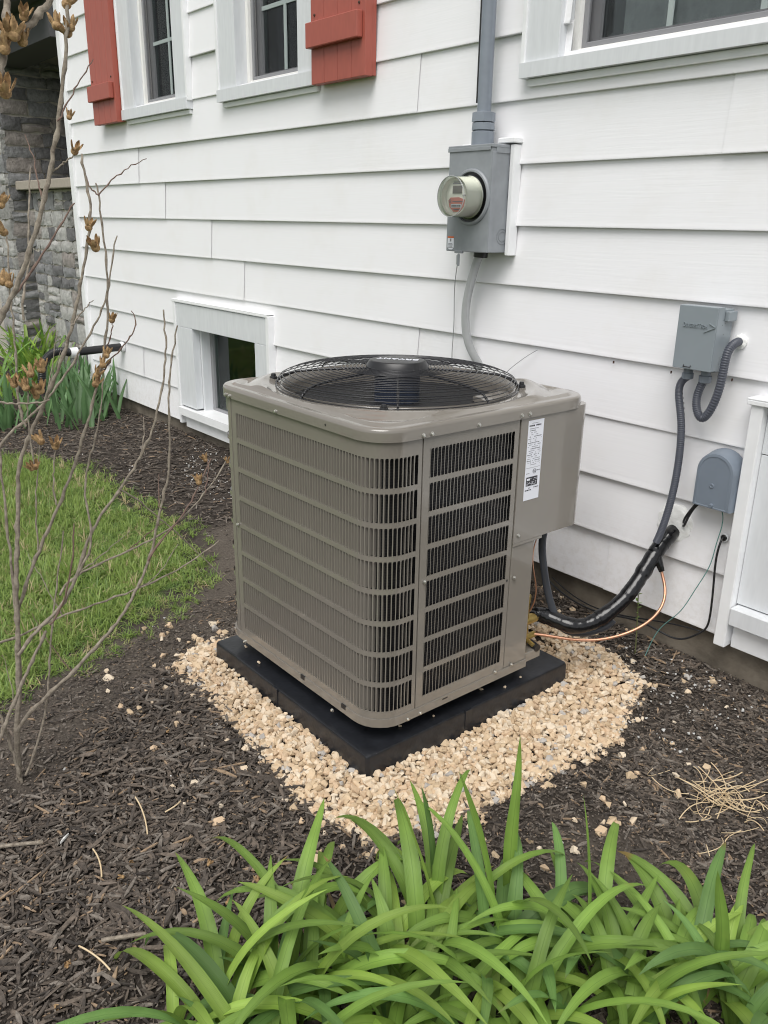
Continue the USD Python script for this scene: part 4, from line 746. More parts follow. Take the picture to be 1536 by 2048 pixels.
obj('pipe', tube([(-2.235, -0.05, mz0 + 0.01), wall(955, 520, -0.05), wall(943, 560, -0.05), wall(933, 605, -0.05), wall(931, 650, -0.045), wall(939, 692, -0.03), wall(957, 726, 0.0), wall(968, 740, 0.03)], 0.0155, 14, 50), M['pvc_light'], lp, smooth=True)
obj('connector', tube([(-2.238, -0.055, mz0 + 0.002), (-2.240, -0.055, mz0 - 0.018)], 0.026, 14), M['black'], lp, smooth=30)
gl = thing('meter_ground_wire', 'thin grey wire hanging from the meter box down the siding', 'wire')
obj('wire', tube([wall(918, 505, -0.05), wall(913, 540, -0.02), wall(909, 580, -0.012), wall(908, 640, -0.012), wall(905, 690, -0.012), wall(904, 720, -0.01)], 0.0016, 6, 40), M['greywire'], gl, smooth=True)
cwi = thing('stray_wire', 'thin pale wire arching from a siding seam to behind the fan', 'wire')
obj('wire', tube([wall(1075, 700, -0.004), wall(1050, 715, -0.012), wall(1020, 738, -0.016), wall(1003, 756, -0.01)], 0.0012, 5, 30), M['greywire'], cwi, smooth=True)

# discharge pipe at the house corner
dp = thing('discharge_pipe', 'black corrugated discharge hose leaving the wall near the stone corner', 'pipe')
dxp, dzp = -5.725, 0.545
obj('wall_flange', lathe([(0.036, -0.005), (0.036, 0.012), (0.026, 0.02)], 24, (dxp, 0, dzp), '-y'), M['trim'], dp, smooth=30)
ye = onx(140, 703, dxp)[1]
obj('pipe', tube([(dxp, -0.01, dzp), (dxp, ye + 0.04, dzp - 0.01)], 0.027, 16), M['black'], dp, smooth=30)
obj('coupling', tube([(dxp, ye + 0.05, dzp - 0.01), (dxp, ye + 0.0, dzp - 0.011)], 0.033, 16), M['trim'], dp, smooth=30)
hp = [(dxp, ye, dzp - 0.011), onx(115, 703, dxp), onx(97, 712, dxp), onx(87, 730, dxp), onx(84, 755, dxp), onx(84, 790, dxp)]
obj('hose', corrugated(hp, 0.026, 0, amp=0.002, per=0.011), M['black'], dp, smooth=True)

# ------------------------------------------------------------------ gravel, mulch, grass
def quats(yaw, tilt, taz):
    cy, sy = np.cos(yaw / 2), np.sin(yaw / 2); ct, st = np.cos(tilt / 2), np.sin(tilt / 2)
    ax, ay = np.cos(taz) * st, np.sin(taz) * st                    # tilt quaternion (ct, ax, ay, 0) times yaw (cy,0,0,sy)
    return np.stack([ct * cy, ax * cy + ay * sy, ay * cy - ax * sy, ct * sy], -1)
def instancer(name, protos, pos, q, scale, idx, label, cat, kind='stuff'):
    pi = UsdGeom.PointInstancer.Define(stage, path_of(None, name)); base = pi.GetPath().pathString
    UsdGeom.Scope.Define(stage, base + '/pieces')
    tg = []
    for k, (m, mt) in enumerate(protos):
        p = usdkit.mesh(stage, base + '/pieces/' + ('piece' if k == 0 else 'piece_%03d' % k), m, mt, smooth=False); tg.append(p.GetPath())
    pi.CreatePrototypesRel().SetTargets(tg)
    pi.CreateProtoIndicesAttr(Vt.IntArray.FromNumpy(idx.astype(np.int32)))
    pi.CreatePositionsAttr(Vt.Vec3fArray.FromNumpy(pos.astype(np.float32)))
    pi.CreateOrientationsAttr(Vt.QuathArray([Gf.Quath(*map(float, v)) for v in q]))
    pi.CreateScalesAttr(Vt.Vec3fArray.FromNumpy(np.asarray(scale, np.float32)))
    data(pi.GetPrim(), label=label, category=cat, kind=kind); return pi
def scatter(poly, n, rng):
    x0, y0, x1, y1 = poly.bounds; out = np.zeros((0, 2))
    while len(out) < n:
        p = rng.uniform((x0, y0), (x1, y1), (n * 2, 2)); out = np.vstack([out, p[shapely.contains_xy(poly, p[:, 0], p[:, 1])]])
    return out[:n]
rng = np.random.default_rng(21)
def rock():
    p = rng.normal(size=(13, 3)); p /= np.linalg.norm(p, axis=1, keepdims=True); p *= rng.uniform(0.8, 1.08, (13, 1)) * [1.2, 0.95, 0.8]
    return trimesh.convex.convex_hull(p)
GRAVEL = [mat('gravel_' + w, c, 0.85, noise=0.10, scale=60, bump=0.3, bscale=150, bdist=0.002) for w, c in zip(('tan', 'pale', 'peach', 'cream', 'buff', 'grey'), ((0.56, 0.43, 0.285), (0.62, 0.50, 0.36), (0.54, 0.40, 0.265), (0.64, 0.54, 0.41), (0.49, 0.37, 0.24), (0.40, 0.375, 0.345)))]
protos = [(rock(), GRAVEL[k % 5]) for k in range(15)] + [(rock(), GRAVEL[5])]
edge = gravel_poly.buffer(-0.01)
sp_ = 0.0168; hx, hy = np.meshgrid(np.arange(-2.6, -1.0, sp_), np.arange(-1.5, 0.0, sp_ * 0.866)); hx = hx + (np.arange(hx.shape[0]) % 2)[:, None] * sp_ / 2
top = np.c_[hx.ravel(), hy.ravel()] + rng.normal(0, 0.0042, (hx.size, 2)); top = top[shapely.contains_xy(edge, top[:, 0], top[:, 1])]
g1 = np.vstack([top, scatter(edge, 9500, rng)]); ntop = len(top); g2 = scatter(gravel_poly.buffer(0.03), 1000, rng); g3 = scatter(gravel_poly.buffer(0.25).difference(gravel_poly), 190, rng)
gp_ = np.vstack([g1, g2, g3])
inpad = (gp_[:, 0] > px0 - 0.004) & (gp_[:, 0] < px1 + 0.004) & (gp_[:, 1] > py0 - 0.004) & (gp_[:, 1] < py1 + 0.004)
upper = (np.arange(len(gp_)) < ntop)[~inpad]; gp_ = gp_[~inpad]; n = len(gp_)
sc = np.clip(rng.lognormal(math.log(0.0107), 0.22, n), 0.006, 0.018)
dist = np.array([gravel_poly.boundary.distance(Point(p)) for p in gp_[:, :2]]); ins = shapely.contains_xy(gravel_poly, gp_[:, 0], gp_[:, 1])
lift = np.where(ins, np.clip(dist / 0.06, 0, 1), 0) * 0.018
gz_ = ground_z(gp_[:, 0], gp_[:, 1]) + np.where(ins, 0.003, 0.008) + lift * np.where(upper, rng.uniform(0.75, 1.1, n), rng.uniform(0.0, 0.5, n))
instancer('gravel', protos, np.c_[gp_, gz_], quats(rng.uniform(0, 6.28, n), rng.uniform(0, 1.1, n), rng.uniform(0, 6.28, n)), np.repeat(sc[:, None], 3, 1), rng.choice(16, n, p=[0.965 / 15] * 15 + [0.035]), 'tan crushed gravel spread around the black pad', 'gravel')
pp = thing('pebbles', 'few stray tan pebbles lying on the black pad edge', 'pebbles')
for px, py in ((491, 1293), (517, 1325), (800, 1452), (867, 1432), (962, 1378), (1041, 1354), (1009, 1374)):
    p = onz(px, py, 0.074); m = rock(); m.apply_scale(rng.uniform(0.004, 0.0085)); m.apply_translation(p); obj('pebble', m, GRAVEL[1], pp)

def chip():
    L, W, T = 1.0, rng.uniform(0.12, 0.34), rng.uniform(0.05, 0.12); a = rng.uniform(0.05, 0.5); n = 5; V = []
    bend = rng.normal(0, 0.06)
    for i, u in enumerate(np.linspace(-0.5, 0.5, n)):
        w = W * (1 - a * abs(u) * 2 * rng.uniform(0.5, 1.4)) * (rng.uniform(0.1, 0.7) if i in (0, n - 1) else rng.uniform(0.8, 1.15)); c = bend * (u * 2) ** 2
        V += [[u, -w / 2, c - T / 2], [u, w / 2, c - T / 2], [u, w / 2 * 0.8, c + T / 2 * rng.uniform(0.6, 1.2)], [u, -w / 2 * 0.8, c + T / 2 * rng.uniform(0.6, 1.2)]]
    Fc = grid_faces(n, 4, True); o = (n - 1) * 4
    return trimesh.Trimesh(np.array(V), np.vstack([Fc, [[0, 1, 2], [0, 2, 3], [o, o + 2, o + 1], [o, o + 3, o + 2]]]), process=False)
def chip_mat(name, c1, c2): return mat('mulch_' + name, c1, 0.75, color2=c2, scale=90, bump=0.5, bscale=220, bdist=0.002, stretch=None)
MUL = [chip_mat('black', (0.017, 0.014, 0.012), (0.060, 0.048, 0.039)), chip_mat('dark', (0.036, 0.029, 0.023), (0.105, 0.084, 0.067)), chip_mat('brown', (0.06, 0.047, 0.036), (0.175, 0.138, 0.108)), chip_mat('grey', (0.090, 0.076, 0.063), (0.235, 0.203, 0.17)), chip_mat('tan', (0.17, 0.115, 0.07), (0.36, 0.26, 0.17))]
wts = [4, 6, 5, 3, 0.8]; protos = []; pw = []
for k, mm in enumerate(MUL):
    for j in range(4): protos.append((chip(), mm)); pw.append(wts[k] / 4)
pw = np.array(pw) / sum(pw)
bed = Polygon([(-7.2, 0.03), (-7.2, -1.3), (-5.37, -0.99), (-4.8, -0.62), (-4.1, -0.64), (-3.47, -0.60), (-2.9, -0.86), (-2.70, -1.19), (-2.55, -1.54), (-2.40, -1.86), (-2.25, -2.6), (-1.9, -3.3), (-0.4, -3.3), (0.6, -2.2), (0.6, 0.03)])
near = Polygon([(-2.55, -1.45), (-2.40, -1.86), (-2.2, -2.5), (-1.1, -2.35), (-0.3, -1.2), (-0.5, 0.0), (-1.3, 0.03), (-2.6, 0.03), (-2.75, -1.0)])
hard = Polygon([(px0 - 0.0, py0), (px1, py0), (px1, py1), (px0, py1)]); inner = gravel_poly.buffer(-0.05)
m1 = scatter(near.difference(inner), 62000, rng); m2 = scatter(bed.difference(near).difference(inner), 34000, rng)
# a thinner, finer band of bare dark soil near the wall side and the lawn edge
mm = np.vstack([m1, m2]); n = len(mm)
soil = meshkit.fbm(np.c_[mm * 1.6, np.zeros(n)], 3, 17); dd_ = shapely.distance(dry_spots, shapely.points(mm)); bare = ((mm[:, 0] > -1.2) & (mm[:, 1] > -1.15)) | (dd_ < 0.06); keep = rng.random(n) < np.where(dd_ < 0.04, 0.16, np.where(bare, 0.85, 1.0)) * np.where(soil > 0.62, 0.5, 1)
mm, bare = mm[keep], bare[keep]; n = len(mm)
ln = np.clip(rng.lognormal(math.log(0.021), 0.62, n), 0.005, 0.078) * np.where(bare, 0.75, 1.0)
scale = np.c_[ln, np.clip(ln, 0.012, 0.032) * rng.uniform(0.8, 1.2, n), np.clip(ln, 0.012, 0.03)]
idx = rng.choice(len(protos), n, p=pw)
fn = scatter(near.difference(inner), 45000, rng); mm = np.vstack([mm, fn]); fl_ = rng.uniform(0.003, 0.009, len(fn)); scale = np.vstack([scale, np.c_[fl_, fl_ * 2.2, fl_ * 2]]); bare = np.r_[bare, np.zeros(len(fn), bool)]; idx = np.r_[idx, rng.choice(len(protos), len(fn), p=pw)]; n = len(mm)
big = rng.random(n) < 0.012; scale[big] *= [1.25, 1.9, 1.8]
tz = ground_z(mm[:, 0], mm[:, 1]) + rng.uniform(0.0, 0.016, n) * np.where(bare, 0.4, 1)
instancer('mulch', protos, np.c_[mm, tz], quats(rng.uniform(0, 6.28, n), np.abs(rng.normal(0, 0.22, n)), rng.uniform(0, 6.28, n)), scale, idx, 'dark brown shredded bark mulch covering the garden bed', 'mulch')
# white specks in the soil by the wall
wp = np.vstack([scatter(Polygon([(-3.9, -0.02), (-4.6, -0.05), (-4.2, -0.38), (-3.4, -0.35)]), 170, rng), scatter(Polygon([(-1.5, -0.02), (-0.95, -0.03), (-1.0, -0.45), (-1.25, -0.5)]), 150, rng), scatter(bed, 130, rng)])
wp = wp[~shapely.contains_xy(hard.buffer(0.02), wp[:, 0], wp[:, 1])]; n = len(wp)
instancer('white_specks', [(rock(), M['white_chip']) for _ in range(3)], np.c_[wp, ground_z(wp[:, 0], wp[:, 1]) + 0.014], quats(rng.uniform(0, 6.28, n), rng.uniform(0, 0.5, n), rng.uniform(0, 6.28, n)), rng.uniform(0.0016, 0.0052, n)[:, None] * rng.uniform(0.5, 1.5, (n, 3)), rng.integers(0, 3, n), 'small white specks scattered over the dark soil', 'specks')

def tuft(nb, h, sp):
    ms = []
    for _ in range(nb):
        az = rng.uniform(0, 6.28); L = h * rng.uniform(0.6, 1.2); lean = rng.uniform(0.4, 2.2); w = rng.uniform(0.0013, 0.0028); b = rng.normal(0, sp, 2); V = []; pos = np.array([b[0], b[1], -0.01]); el = math.pi / 2 - lean * 0.3
        for i in range(4):
            ww = w * (1, 0.95, 0.7, 0.05)[i]; sd = np.array([-math.sin(az), math.cos(az), 0]) * ww; V += [pos - sd, pos + sd]
            pos = pos + np.array([math.cos(az) * math.cos(el), math.sin(az) * math.cos(el), math.sin(el)]) * L / 3; el -= lean * 0.5
        ms.append(trimesh.Trimesh(np.array(V), grid_faces(4, 2), process=False))
    return trimesh.util.concatenate(ms)
def grass_mat(name, c):
    return usdkit.material(stage, '/World/Looks/' + name, {'p': ('principled_bsdf', {'base_color': c, 'roughness': 0.5}), 't': ('translucent_bsdf', {'color': c}), 'm': ('mix_closure', {'fac': 0.3})}, [('p.BSDF', 'm.closure1'), ('t.BSDF', 'm.closure2')], surface='m.closure')
GR = [grass_mat('grass_' + w, c) for w, c in zip(('mid', 'dark', 'light', 'yellow', 'straw'), ((0.205, 0.295, 0.064), (0.14, 0.225, 0.05), (0.27, 0.36, 0.095), (0.33, 0.345, 0.13), (0.46, 0.38, 0.22)))]
protos = [(tuft(13, 0.066, 0.013), GR[k]) for k in (0, 0, 1, 1, 2, 2, 3, 4)]; pw = np.array([4, 4, 3, 3, 3, 3, 1.8, 1.2]); pw /= pw.sum()
view = Polygon([(-8.5, -1.35), (-5.37, -0.93), (-4.8, -0.59), (-4.1, -0.61), (-3.47, -0.57), (-2.87, -0.83), (-2.62, -1.14), (-2.47, -1.52), (-2.32, -1.86), (-2.2, -2.3), (-3.2, -2.6), (-8.5, -2.9)])
gg = scatter(view, 34000, rng)
gn = meshkit.fbm(np.c_[gg * 2.2, np.zeros(len(gg))], 3, 31); dd = np.array([1.0 if d > 0.28 else d / 0.28 for d in shapely.distance(view.boundary, shapely.points(gg))])
bp1 = np.exp(-((gg[:, 0] - onz(222, 1010)[0]) ** 2 + (gg[:, 1] - onz(222, 1010)[1]) ** 2) / 0.02)
keep = rng.random(len(gg)) < (0.10 + 0.90 * dd) * np.clip(0.35 + 1.6 * (meshkit.fbm(np.c_[gg * 6.5, np.zeros(len(gg))], 2, 55) - 0.2), 0.25, 1) * (1 - 0.75 * bp1); gg, gn, dd = gg[keep], gn[keep], dd[keep]; n = len(gg)
sc = rng.uniform(0.6, 1.35, n) * (0.45 + 0.9 * gn) * (0.7 + 0.3 * dd)
instancer('grass', protos, np.c_[gg, ground_z(gg[:, 0], gg[:, 1])], quats(rng.uniform(0, 6.28, n), rng.uniform(0, 0.25, n), rng.uniform(0, 6.28, n)), np.repeat(sc[:, None], 3, 1), rng.choice(8, n, p=pw), 'short green lawn grass left of the air conditioner', 'grass')

# ------------------------------------------------------------------ leafy plants
def leaf(base, az, el, L, W, droop, twist=0.0, fold=0.35, n=15, power=1.6, side=0.0):
    p = np.array(base, float); V, UV = [], []; c = [-1, -0.5, 0, 0.5, 1]
    for i in range(n):
        u = i / (n - 1); e = el - droop * u ** power; a = az + side * u
        d = np.array([math.cos(a) * math.cos(e), math.sin(a) * math.cos(e), math.sin(e)])
        s = np.array([-math.sin(a), math.cos(a), 0.0]); nn = np.cross(d, s); tw = twist * u
        s2 = s * math.cos(tw) + nn * math.sin(tw); n2 = np.cross(d, s2)
        p = p + s * math.sin(9 * u + az * 5) * 0.0012; w = W / 2 * (1 + 0.05 * math.sin(14 * u + az * 9)) * (0.62 + 0.38 * min(1, u / 0.35)) * max(0.0, (1 - u ** 3.0)) ** 0.85
        fd = fold * (1 - 0.7 * u)
        for k in c: V.append(p + s2 * (w * k) - n2 * (w * fd * (1 - abs(k)) ** 1.0) * 1.0); UV.append((k * 0.5 + 0.5, u))
        p = p + d * L / (n - 1)
    return trimesh.Trimesh(np.array(V), grid_faces(n, 5), process=False), np.array(UV)
def plant(name, label, cat, leaves, group=None):
    t = thing(name, label, cat, group)
    for (args, mt) in leaves:
        m, uv = leaf(**args); obj('leaf', m, mt, t, smooth=True, uv=uv)
    return t
def crown(rng, cx, cy, n, Ls, Ws, mats, spread, elr=(1.05, 1.5), dr=(1.0, 2.4), az0=None, pw_=(1.2, 2.2)):
    out = []
    for _ in range(n):
        az = rng.uniform(0, 6.28) if az0 is None else az0 + rng.normal(0, 0.9); L = rng.uniform(*Ls)
        bx, by = cx + rng.normal(0, spread), cy + rng.normal(0, spread)
        out.append((dict(base=(bx, by, float(ground_z(bx, by)) - 0.01), az=az, el=rng.uniform(*elr), L=L, W=rng.uniform(*Ws), droop=rng.uniform(*dr), twist=rng.normal(0, 0.35), fold=rng.uniform(0.25, 0.6), side=rng.normal(0, 0.25), power=rng.uniform(*pw_)), mats[rng.integers(len(mats))]))
    return out
rng = np.random.default_rng(77)
LM = [M['lily'], M['lily'], M['lily'], M['lily_blue'], M['lily_pale']]
def tall(px, py, h, tip_px, tip_py, W, mt, droop=0.25):            # a near-upright leaf between two pixels: base on the soil, tip h metres up
    b = onz(px, py, 0.0); tp = onz(tip_px, tip_py, h); d = tp - b; L = np.linalg.norm(d); return (dict(base=b, az=math.atan2(d[1], d[0]), el=math.asin(d[2] / L) + droop * 0.35, L=L * 1.02, W=W, droop=droop, twist=rng.normal(0, 0.5), fold=0.6, power=1.3), mt)
def clump(pxs, n, **kw):
    out = []
    for (px, py) in pxs: c_ = onz(px, py); out += crown(rng, c_[0], c_[1], n, **kw)
    return out
kw = dict(pw_=(0.95, 1.8), Ls=(0.27, 0.50), Ws=(0.023, 0.038), mats=LM, spread=0.035, elr=(1.0, 1.52), dr=(1.3, 2.9))
left = clump([(430, 2100), (600, 2020), (540, 2180)], 21, **kw)
mid_ = clump([(740, 1990), (860, 1930), (980, 1960), (820, 2090), (1020, 2080)], 21, **kw)
right = clump([(1180, 1960), (1300, 2020), (1430, 1980), (1220, 2100), (1500, 2080)], 21, **{**kw, 'Ls': (0.25, 0.42), 'elr': (0.9, 1.42)})
mid_ += [tall(890, 1900, 0.40, 790, 1570, 0.031, M['lily_pale']), tall(1010, 1850, 0.40, 1040, 1478, 0.030, M['lily'], 0.1), tall(1000, 1900, 0.42, 925, 1545, 0.028, M['lily']), tall(870, 1840, 0.33, 848, 1575, 0.026, M['lily_blue'])]
right += [tall(1180, 1930, 0.40, 1170, 1592, 0.030, M['lily'], 0.15), tall(1440, 1990, 0.34, 1440, 1745, 0.032, M['lily'], 0.2)]
M['dead_leaf'] = leaf_mat('withered_leaf', (0.30, 0.21, 0.11), (0.42, 0.31, 0.17), (0.26, 0.18, 0.09))
for grp_, pts_ in ((left, [(560, 1990), (470, 2040)]), (mid_, [(800, 1870), (900, 1880), (700, 1930), (990, 1900)]), (right, [(1180, 1880), (1330, 1920), (1440, 1930)])):
    for (px, py) in pts_:
        b_ = onz(px, py)
        for _ in range(2): grp_.append((dict(base=(b_[0], b_[1], float(ground_z(b_[0], b_[1]))), az=rng.uniform(0, 6.28), el=rng.uniform(0.3, 0.9), L=rng.uniform(0.14, 0.26), W=rng.uniform(0.008, 0.016), droop=rng.uniform(0.8, 1.6), twist=rng.normal(0, 1.5), fold=0.8), M['dead_leaf']))
plant('daylily', 'leftmost daylily clump at the bottom, its leaves arching over the mulch', 'daylily', left)
plant('daylily', 'middle daylily clump in the foreground below the front pad corner', 'daylily', mid_)
plant('daylily', 'daylily clump filling the lower right corner of the picture', 'daylily', right)
# iris fans by the wall and daylilies against the stone
ik = dict(Ls=(0.24, 0.46), Ws=(0.030, 0.046), mats=[M['iris']], spread=0.10, elr=(1.0, 1.5), dr=(0.0, 0.45))
il = []
for px, py in ((110, 815), (150, 835), (190, 835), (225, 812), (205, 800), (160, 805), (130, 800), (245, 800)): c_ = onz(px, py, 0.05); il += crown(rng, c_[0], c_[1], 17, **ik)
plant('iris_clump', 'blue green iris clump of broad blades beside the siding corner', 'iris', il)
il = []
for px, py in ((5, 850), (-25, 835), (20, 845)): c_ = onz(px, py, 0.03); il += crown(rng, c_[0], c_[1], 13, **ik)
plant('iris_clump', 'small iris clump at the left edge in front of the stone pier', 'iris', il)
fk = dict(Ls=(0.35, 0.66), Ws=(0.024, 0.038), mats=[M['far_lily'], M['lily_pale'], M['lily']], spread=0.14, dr=(0.6, 2.0))
fl = []
for px, py in ((50, 760), (90, 755), (20, 775), (130, 752), (70, 735), (165, 745), (110, 770)): c_ = onz(px, py, 0.05); fl += crown(rng, c_[0], min(c_[1], -0.02), 20, **fk)
plant('daylily', 'pale green daylily clump growing against the grey stone wall', 'daylily', fl)

# ------------------------------------------------------------------ bare shrub with seed pods
sh = thing('bare_shrub', 'leafless grey brown shrub with dry split seed pods in the left foreground', 'shrub')
rng = np.random.default_rng(12)
D0 = 1.79
def stem(pts, r0, r1, d0=0.0, d1=0.0, mt='bark'):
    n = len(pts); q = np.array([away(px, py, D0 + d0 + (d1 - d0) * i / (n - 1)) for i, (px, py) in enumerate(pts)])
    N = max(14, 5 * n); p = spline(q, N) + rng.normal(0, 0.0011, (N, 3)); r = np.linspace(r0, r1, N) * 0.82 * (1 + 0.06 * rng.normal(size=N)); 
    for k in range(3, N - 1, 4): r[k] *= 1.35
    obj('stem', tube(p, r, 8), M[mt], sh, smooth=True); return p
stems = [
 ([(42, 1602), (37, 1530), (35, 1450), (37, 1375), (36, 1297), (34, 1215), (33, 1113), (35, 1044), (38, 942), (51, 890), (82, 819), (113, 747), (144, 651), (164, 547), (180, 449), (178, 398), (168, 340), (163, 309)], .0085, .0028, 0, .1, 'bark'),
 ([(36, 1460), (90, 1395), (145, 1345), (200, 1285), (239, 1239), (273, 1178), (297, 1120), (321, 1017), (337, 938), (338, 795), (342, 730), (355, 651)], .0058, .0022, 0, .25, 'bark'),
 ([(297, 1120), (340, 1060), (373, 1017), (400, 965), (424, 918)], .0034, .0018, .13, .3, 'bark_red'),
 ([(38, 1310), (75, 1262), (126, 1205), (154, 1147), (178, 1079), (205, 1027), (239, 979), (280, 914), (311, 839), (328, 747), (331, 685), (328, 619)], .0056, .0022, 0, .2, 'bark'),
 ([(34, 1230), (70, 1120), (103, 1044), (150, 928), (171, 856), (195, 771), (212, 668), (214, 547), (205, 449), (197, 390), (194, 367)], .0050, .0020, .05, .15, 'bark'),
 ([(-30, 935), (40, 850), (92, 802), (140, 735), (191, 648), (213, 594), (225, 520), (233, 472)], .0042, .0018, .1, .2, 'bark'),
 ([(-30, 700), (0, 640), (27, 586), (66, 484), (86, 410), (102, 332), (117, 242), (129, 137), (135, 16), (136, -30)], .0062, .0034, -.2, -.15, 'bark'),
 ([(-20, 100), (15, 75), (55, 52), (98, 0), (115, -30)], .0060, .0050, -.5, -.45, 'bark'),
 ([(-5, 180), (5, 110), (12, 50), (13, -20)], .0075, .0055, -.5, -.45, 'bark'),
 ([(51, 853), (38, 805), (31, 703), (24, 625), (16, 508), (11, 469)], .0034, .0018, .05, .1, 'bark'),
 ([(46, 640), (52, 560), (58, 508), (58, 418), (60, 336)], .0030, .0016, -.1, 0, 'bark'),
 ([(-20, 670), (39, 578), (86, 508), (120, 452), (148, 406)], .0036, .0016, -.15, -.05, 'bark_red'),
 ([(0, 1285), (41, 1270), (126, 1232), (273, 1178), (376, 1126), (438, 1082)], .0036, .0018, 0, .25, 'bark'),
 ([(120, 1190), (161, 1147), (256, 1102), (342, 1054), (410, 986), (455, 918)], .0036, .0018, .05, .3, 'bark'),
 ([(150, 1160), (181, 1051), (171, 1000), (174, 942), (191, 873), (202, 805), (208, 730)], .0034, .0017, .05, .15, 'bark'),
 ([(99, 1250), (133, 1181), (147, 1085), (147, 1048)], .0028, .0018, .02, .05, 'bark_red'),
 ([(-20, 803), (40, 807), (98, 800)], .0030, .0022, -.05, 0, 'bark'),
 ([(40, 1420), (34, 1250), (17, 1079), (0, 918), (-5, 860)], .0048, .0028, .02, .05, 'bark'),
 ([(52, 1548), (80, 1470), (95, 1390), (100, 1300), (112, 1180), (128, 1060)], .0038, .0020, 0, .1, 'bark'),
 ([(46, 1570), (25, 1500), (0, 1430), (-25, 1380)], .0046, .0035, 0, -.05, 'bark'),
 ([(-20, 1560), (10, 1450), (36, 1385), (60, 1330), (92, 1262)], .0060, .0040, -.05, 0, 'bark'),
 ([(205, 735), (212, 700), (222, 668), (224, 640)], .0020, .0014, .1, .15, 'bark_red'),
 ([(205, 745), (240, 700), (268, 660), (263, 620)], .0022, .0014, .1, .15, 'bark_red'),
 ([(104, 345), (125, 328), (150, 308)], .0022, .0014, -.17, -.17, 'bark'),
 ([(70, 935), (58, 860), (55, 800), (57, 770)], .0024, .0016, 0, 0, 'bark'),
 ([(76, 1100), (72, 1000), (75, 940), (80, 880)], .0024, .0014, 0, .03, 'bark'),
 ([(112, 1010), (107, 960), (110, 900)], .0024, .0014, 0, .03, 'bark'),
 ([(239, 979), (300, 1020), (380, 1090), (465, 1175)], .0024, .0014, .1, .3, 'bark'),
]
for k in range(16):
    src = stems[[0, 1, 3, 4, 5, 6, 12, 13][k % 8]]; q_ = src[0][2 + (k * 5) % max(1, len(src[0]) - 3)]; a_ = rng.uniform(-2.2, -0.5); l_ = rng.uniform(45, 150)
    e_ = (q_[0] + l_ * math.cos(a_), q_[1] + l_ * math.sin(a_)); stems.append(([q_, ((q_[0] + e_[0]) / 2 + rng.normal(0, 5), (q_[1] + e_[1]) / 2 + rng.normal(0, 5)), e_], .0019, .0010, (src[3] + src[4]) / 2, (src[3] + src[4]) / 2 + 0.05, 'bark_red' if k % 2 else 'bark'))
for s_ in stems: stem(*s_)
def pod(c, sc, dirv):
    ms = []; rr = np.random.default_rng(int(abs(c[0]) * 1e5) % 9999)
    for k in range(5):
        a = 2 * math.pi * k / 5 + rr.normal(0, 0.15); op = rr.uniform(0.12, 0.5); n = 6; V = []
        for i in range(n):
            u = i / (n - 1); th_ = op * (0.3 + 1.0 * u); r = 0.55 * math.sin(min(u * 1.5, 1.35)) * (1 - 0.25 * u) + 0.32 * u * u * op; z = u * 1.05
            w = 0.62 * math.sin(math.pi * min(0.1 + u * 0.88, 1.0)) ** 0.8 + 0.01
            for t in (-1, 0, 1):
                aa = a + t * w * 0.9; rx_ = r * (1 if t == 0 else 0.86); V.append((rx_ * math.cos(aa), rx_ * math.sin(aa), z))
        ms.append(trimesh.Trimesh(np.array(V), grid_faces(n, 3), process=False))
    ms.append(trimesh.creation.icosphere(1, 0.3).apply_translation((0, 0, 0.28)))
    m = trimesh.util.concatenate(ms); m.apply_scale(sc); T = trimesh.geometry.align_vectors([0, 0, 1], dirv); T[:3, 3] = c; m.apply_transform(T); return m
pods = [(150, 300, 30, -.17), (139, 232, 22, -.1), (178, 452, 30, .05), (190, 492, 36, .05), (224, 638, 26, .15), (60, 745, 34, 0), (82, 735, 36, 0), (50, 772, 34, 0), (80, 778, 36, 0), (28, 765, 34, 0), (72, 790, 30, .02), (80, 880, 34, .03), (111, 890, 34, .03), (70, 932, 30, 0), (62, 935, 26, 0), (213, 708, 28, .1), (196, 748, 30, .1), (192, 766, 30, .1), (206, 728, 28, .1),
        (15, 60, 46, -.5), (30, 66, 44, -.5), (8, 92, 44, -.5), (44, 78, 40, -.48), (48, 30, 34, -.48), (10, 180, 48, -.5), (-4, 170, 42, -.5), (2, 405, 36, -.1), (6, 560, 36, .08), (17, 565, 34, .08), (133, 62, 36, -.15), (112, 48, 34, -.15), (142, 52, 30, -.15), (135, 5, 36, -.15), (397, 962, 28, .25), (410, 918, 22, .3), (455, 922, 18, .3), (5, 462, 34, .1)]
for (px, py, size, dd_) in pods:
    p = away(px, py, D0 + dd_); dv = np.array([rng.normal(0, 0.45), rng.normal(0, 0.45), 0.8 + rng.random() * 0.5]); dv /= np.linalg.norm(dv)
    sc_ = size / F_PX * (D0 + dd_) * 0.8; obj('seed_pod', pod(p - dv * sc_ * 0.4, sc_, dv), M['pod'], sh, smooth=False)

# fallen pods, twigs and straw on the bed
for k, (px, py, lb) in enumerate(((333, 1476, 'dry seed pod fallen on the mulch halfway to the gravel'), (262, 1732, 'dry seed pod lying on mulch in the lower left'), (250, 1762, 'broken dry seed pod in the lower left mulch'), (416, 1740, 'dry pod lying near the left daylily leaves'), (515, 1770, 'dry pod half under the daylily leaves'), (110, 2018, 'dry pod at the bottom left corner'), (136, 1935, 'small orange dry pod near the bottom left'), (452, 1818, 'orange brown dry pod beside an arching daylily leaf'))):
    p = onz(px, py, 0.0); p[2] = float(ground_z(p[0], p[1])) + 0.012; dv = np.array([rng.normal(), rng.normal(), 0.5]); dv /= np.linalg.norm(dv)
    m = obj('fallen_pod', pod(p, 0.015 if k else 0.012, dv), M['pod'], None, label=lb, category='seed pod', group='seed pods fallen on the mulch')
wc = onz(132, 1700, 0.0); wc[2] = float(ground_z(wc[0], wc[1])) + 0.018
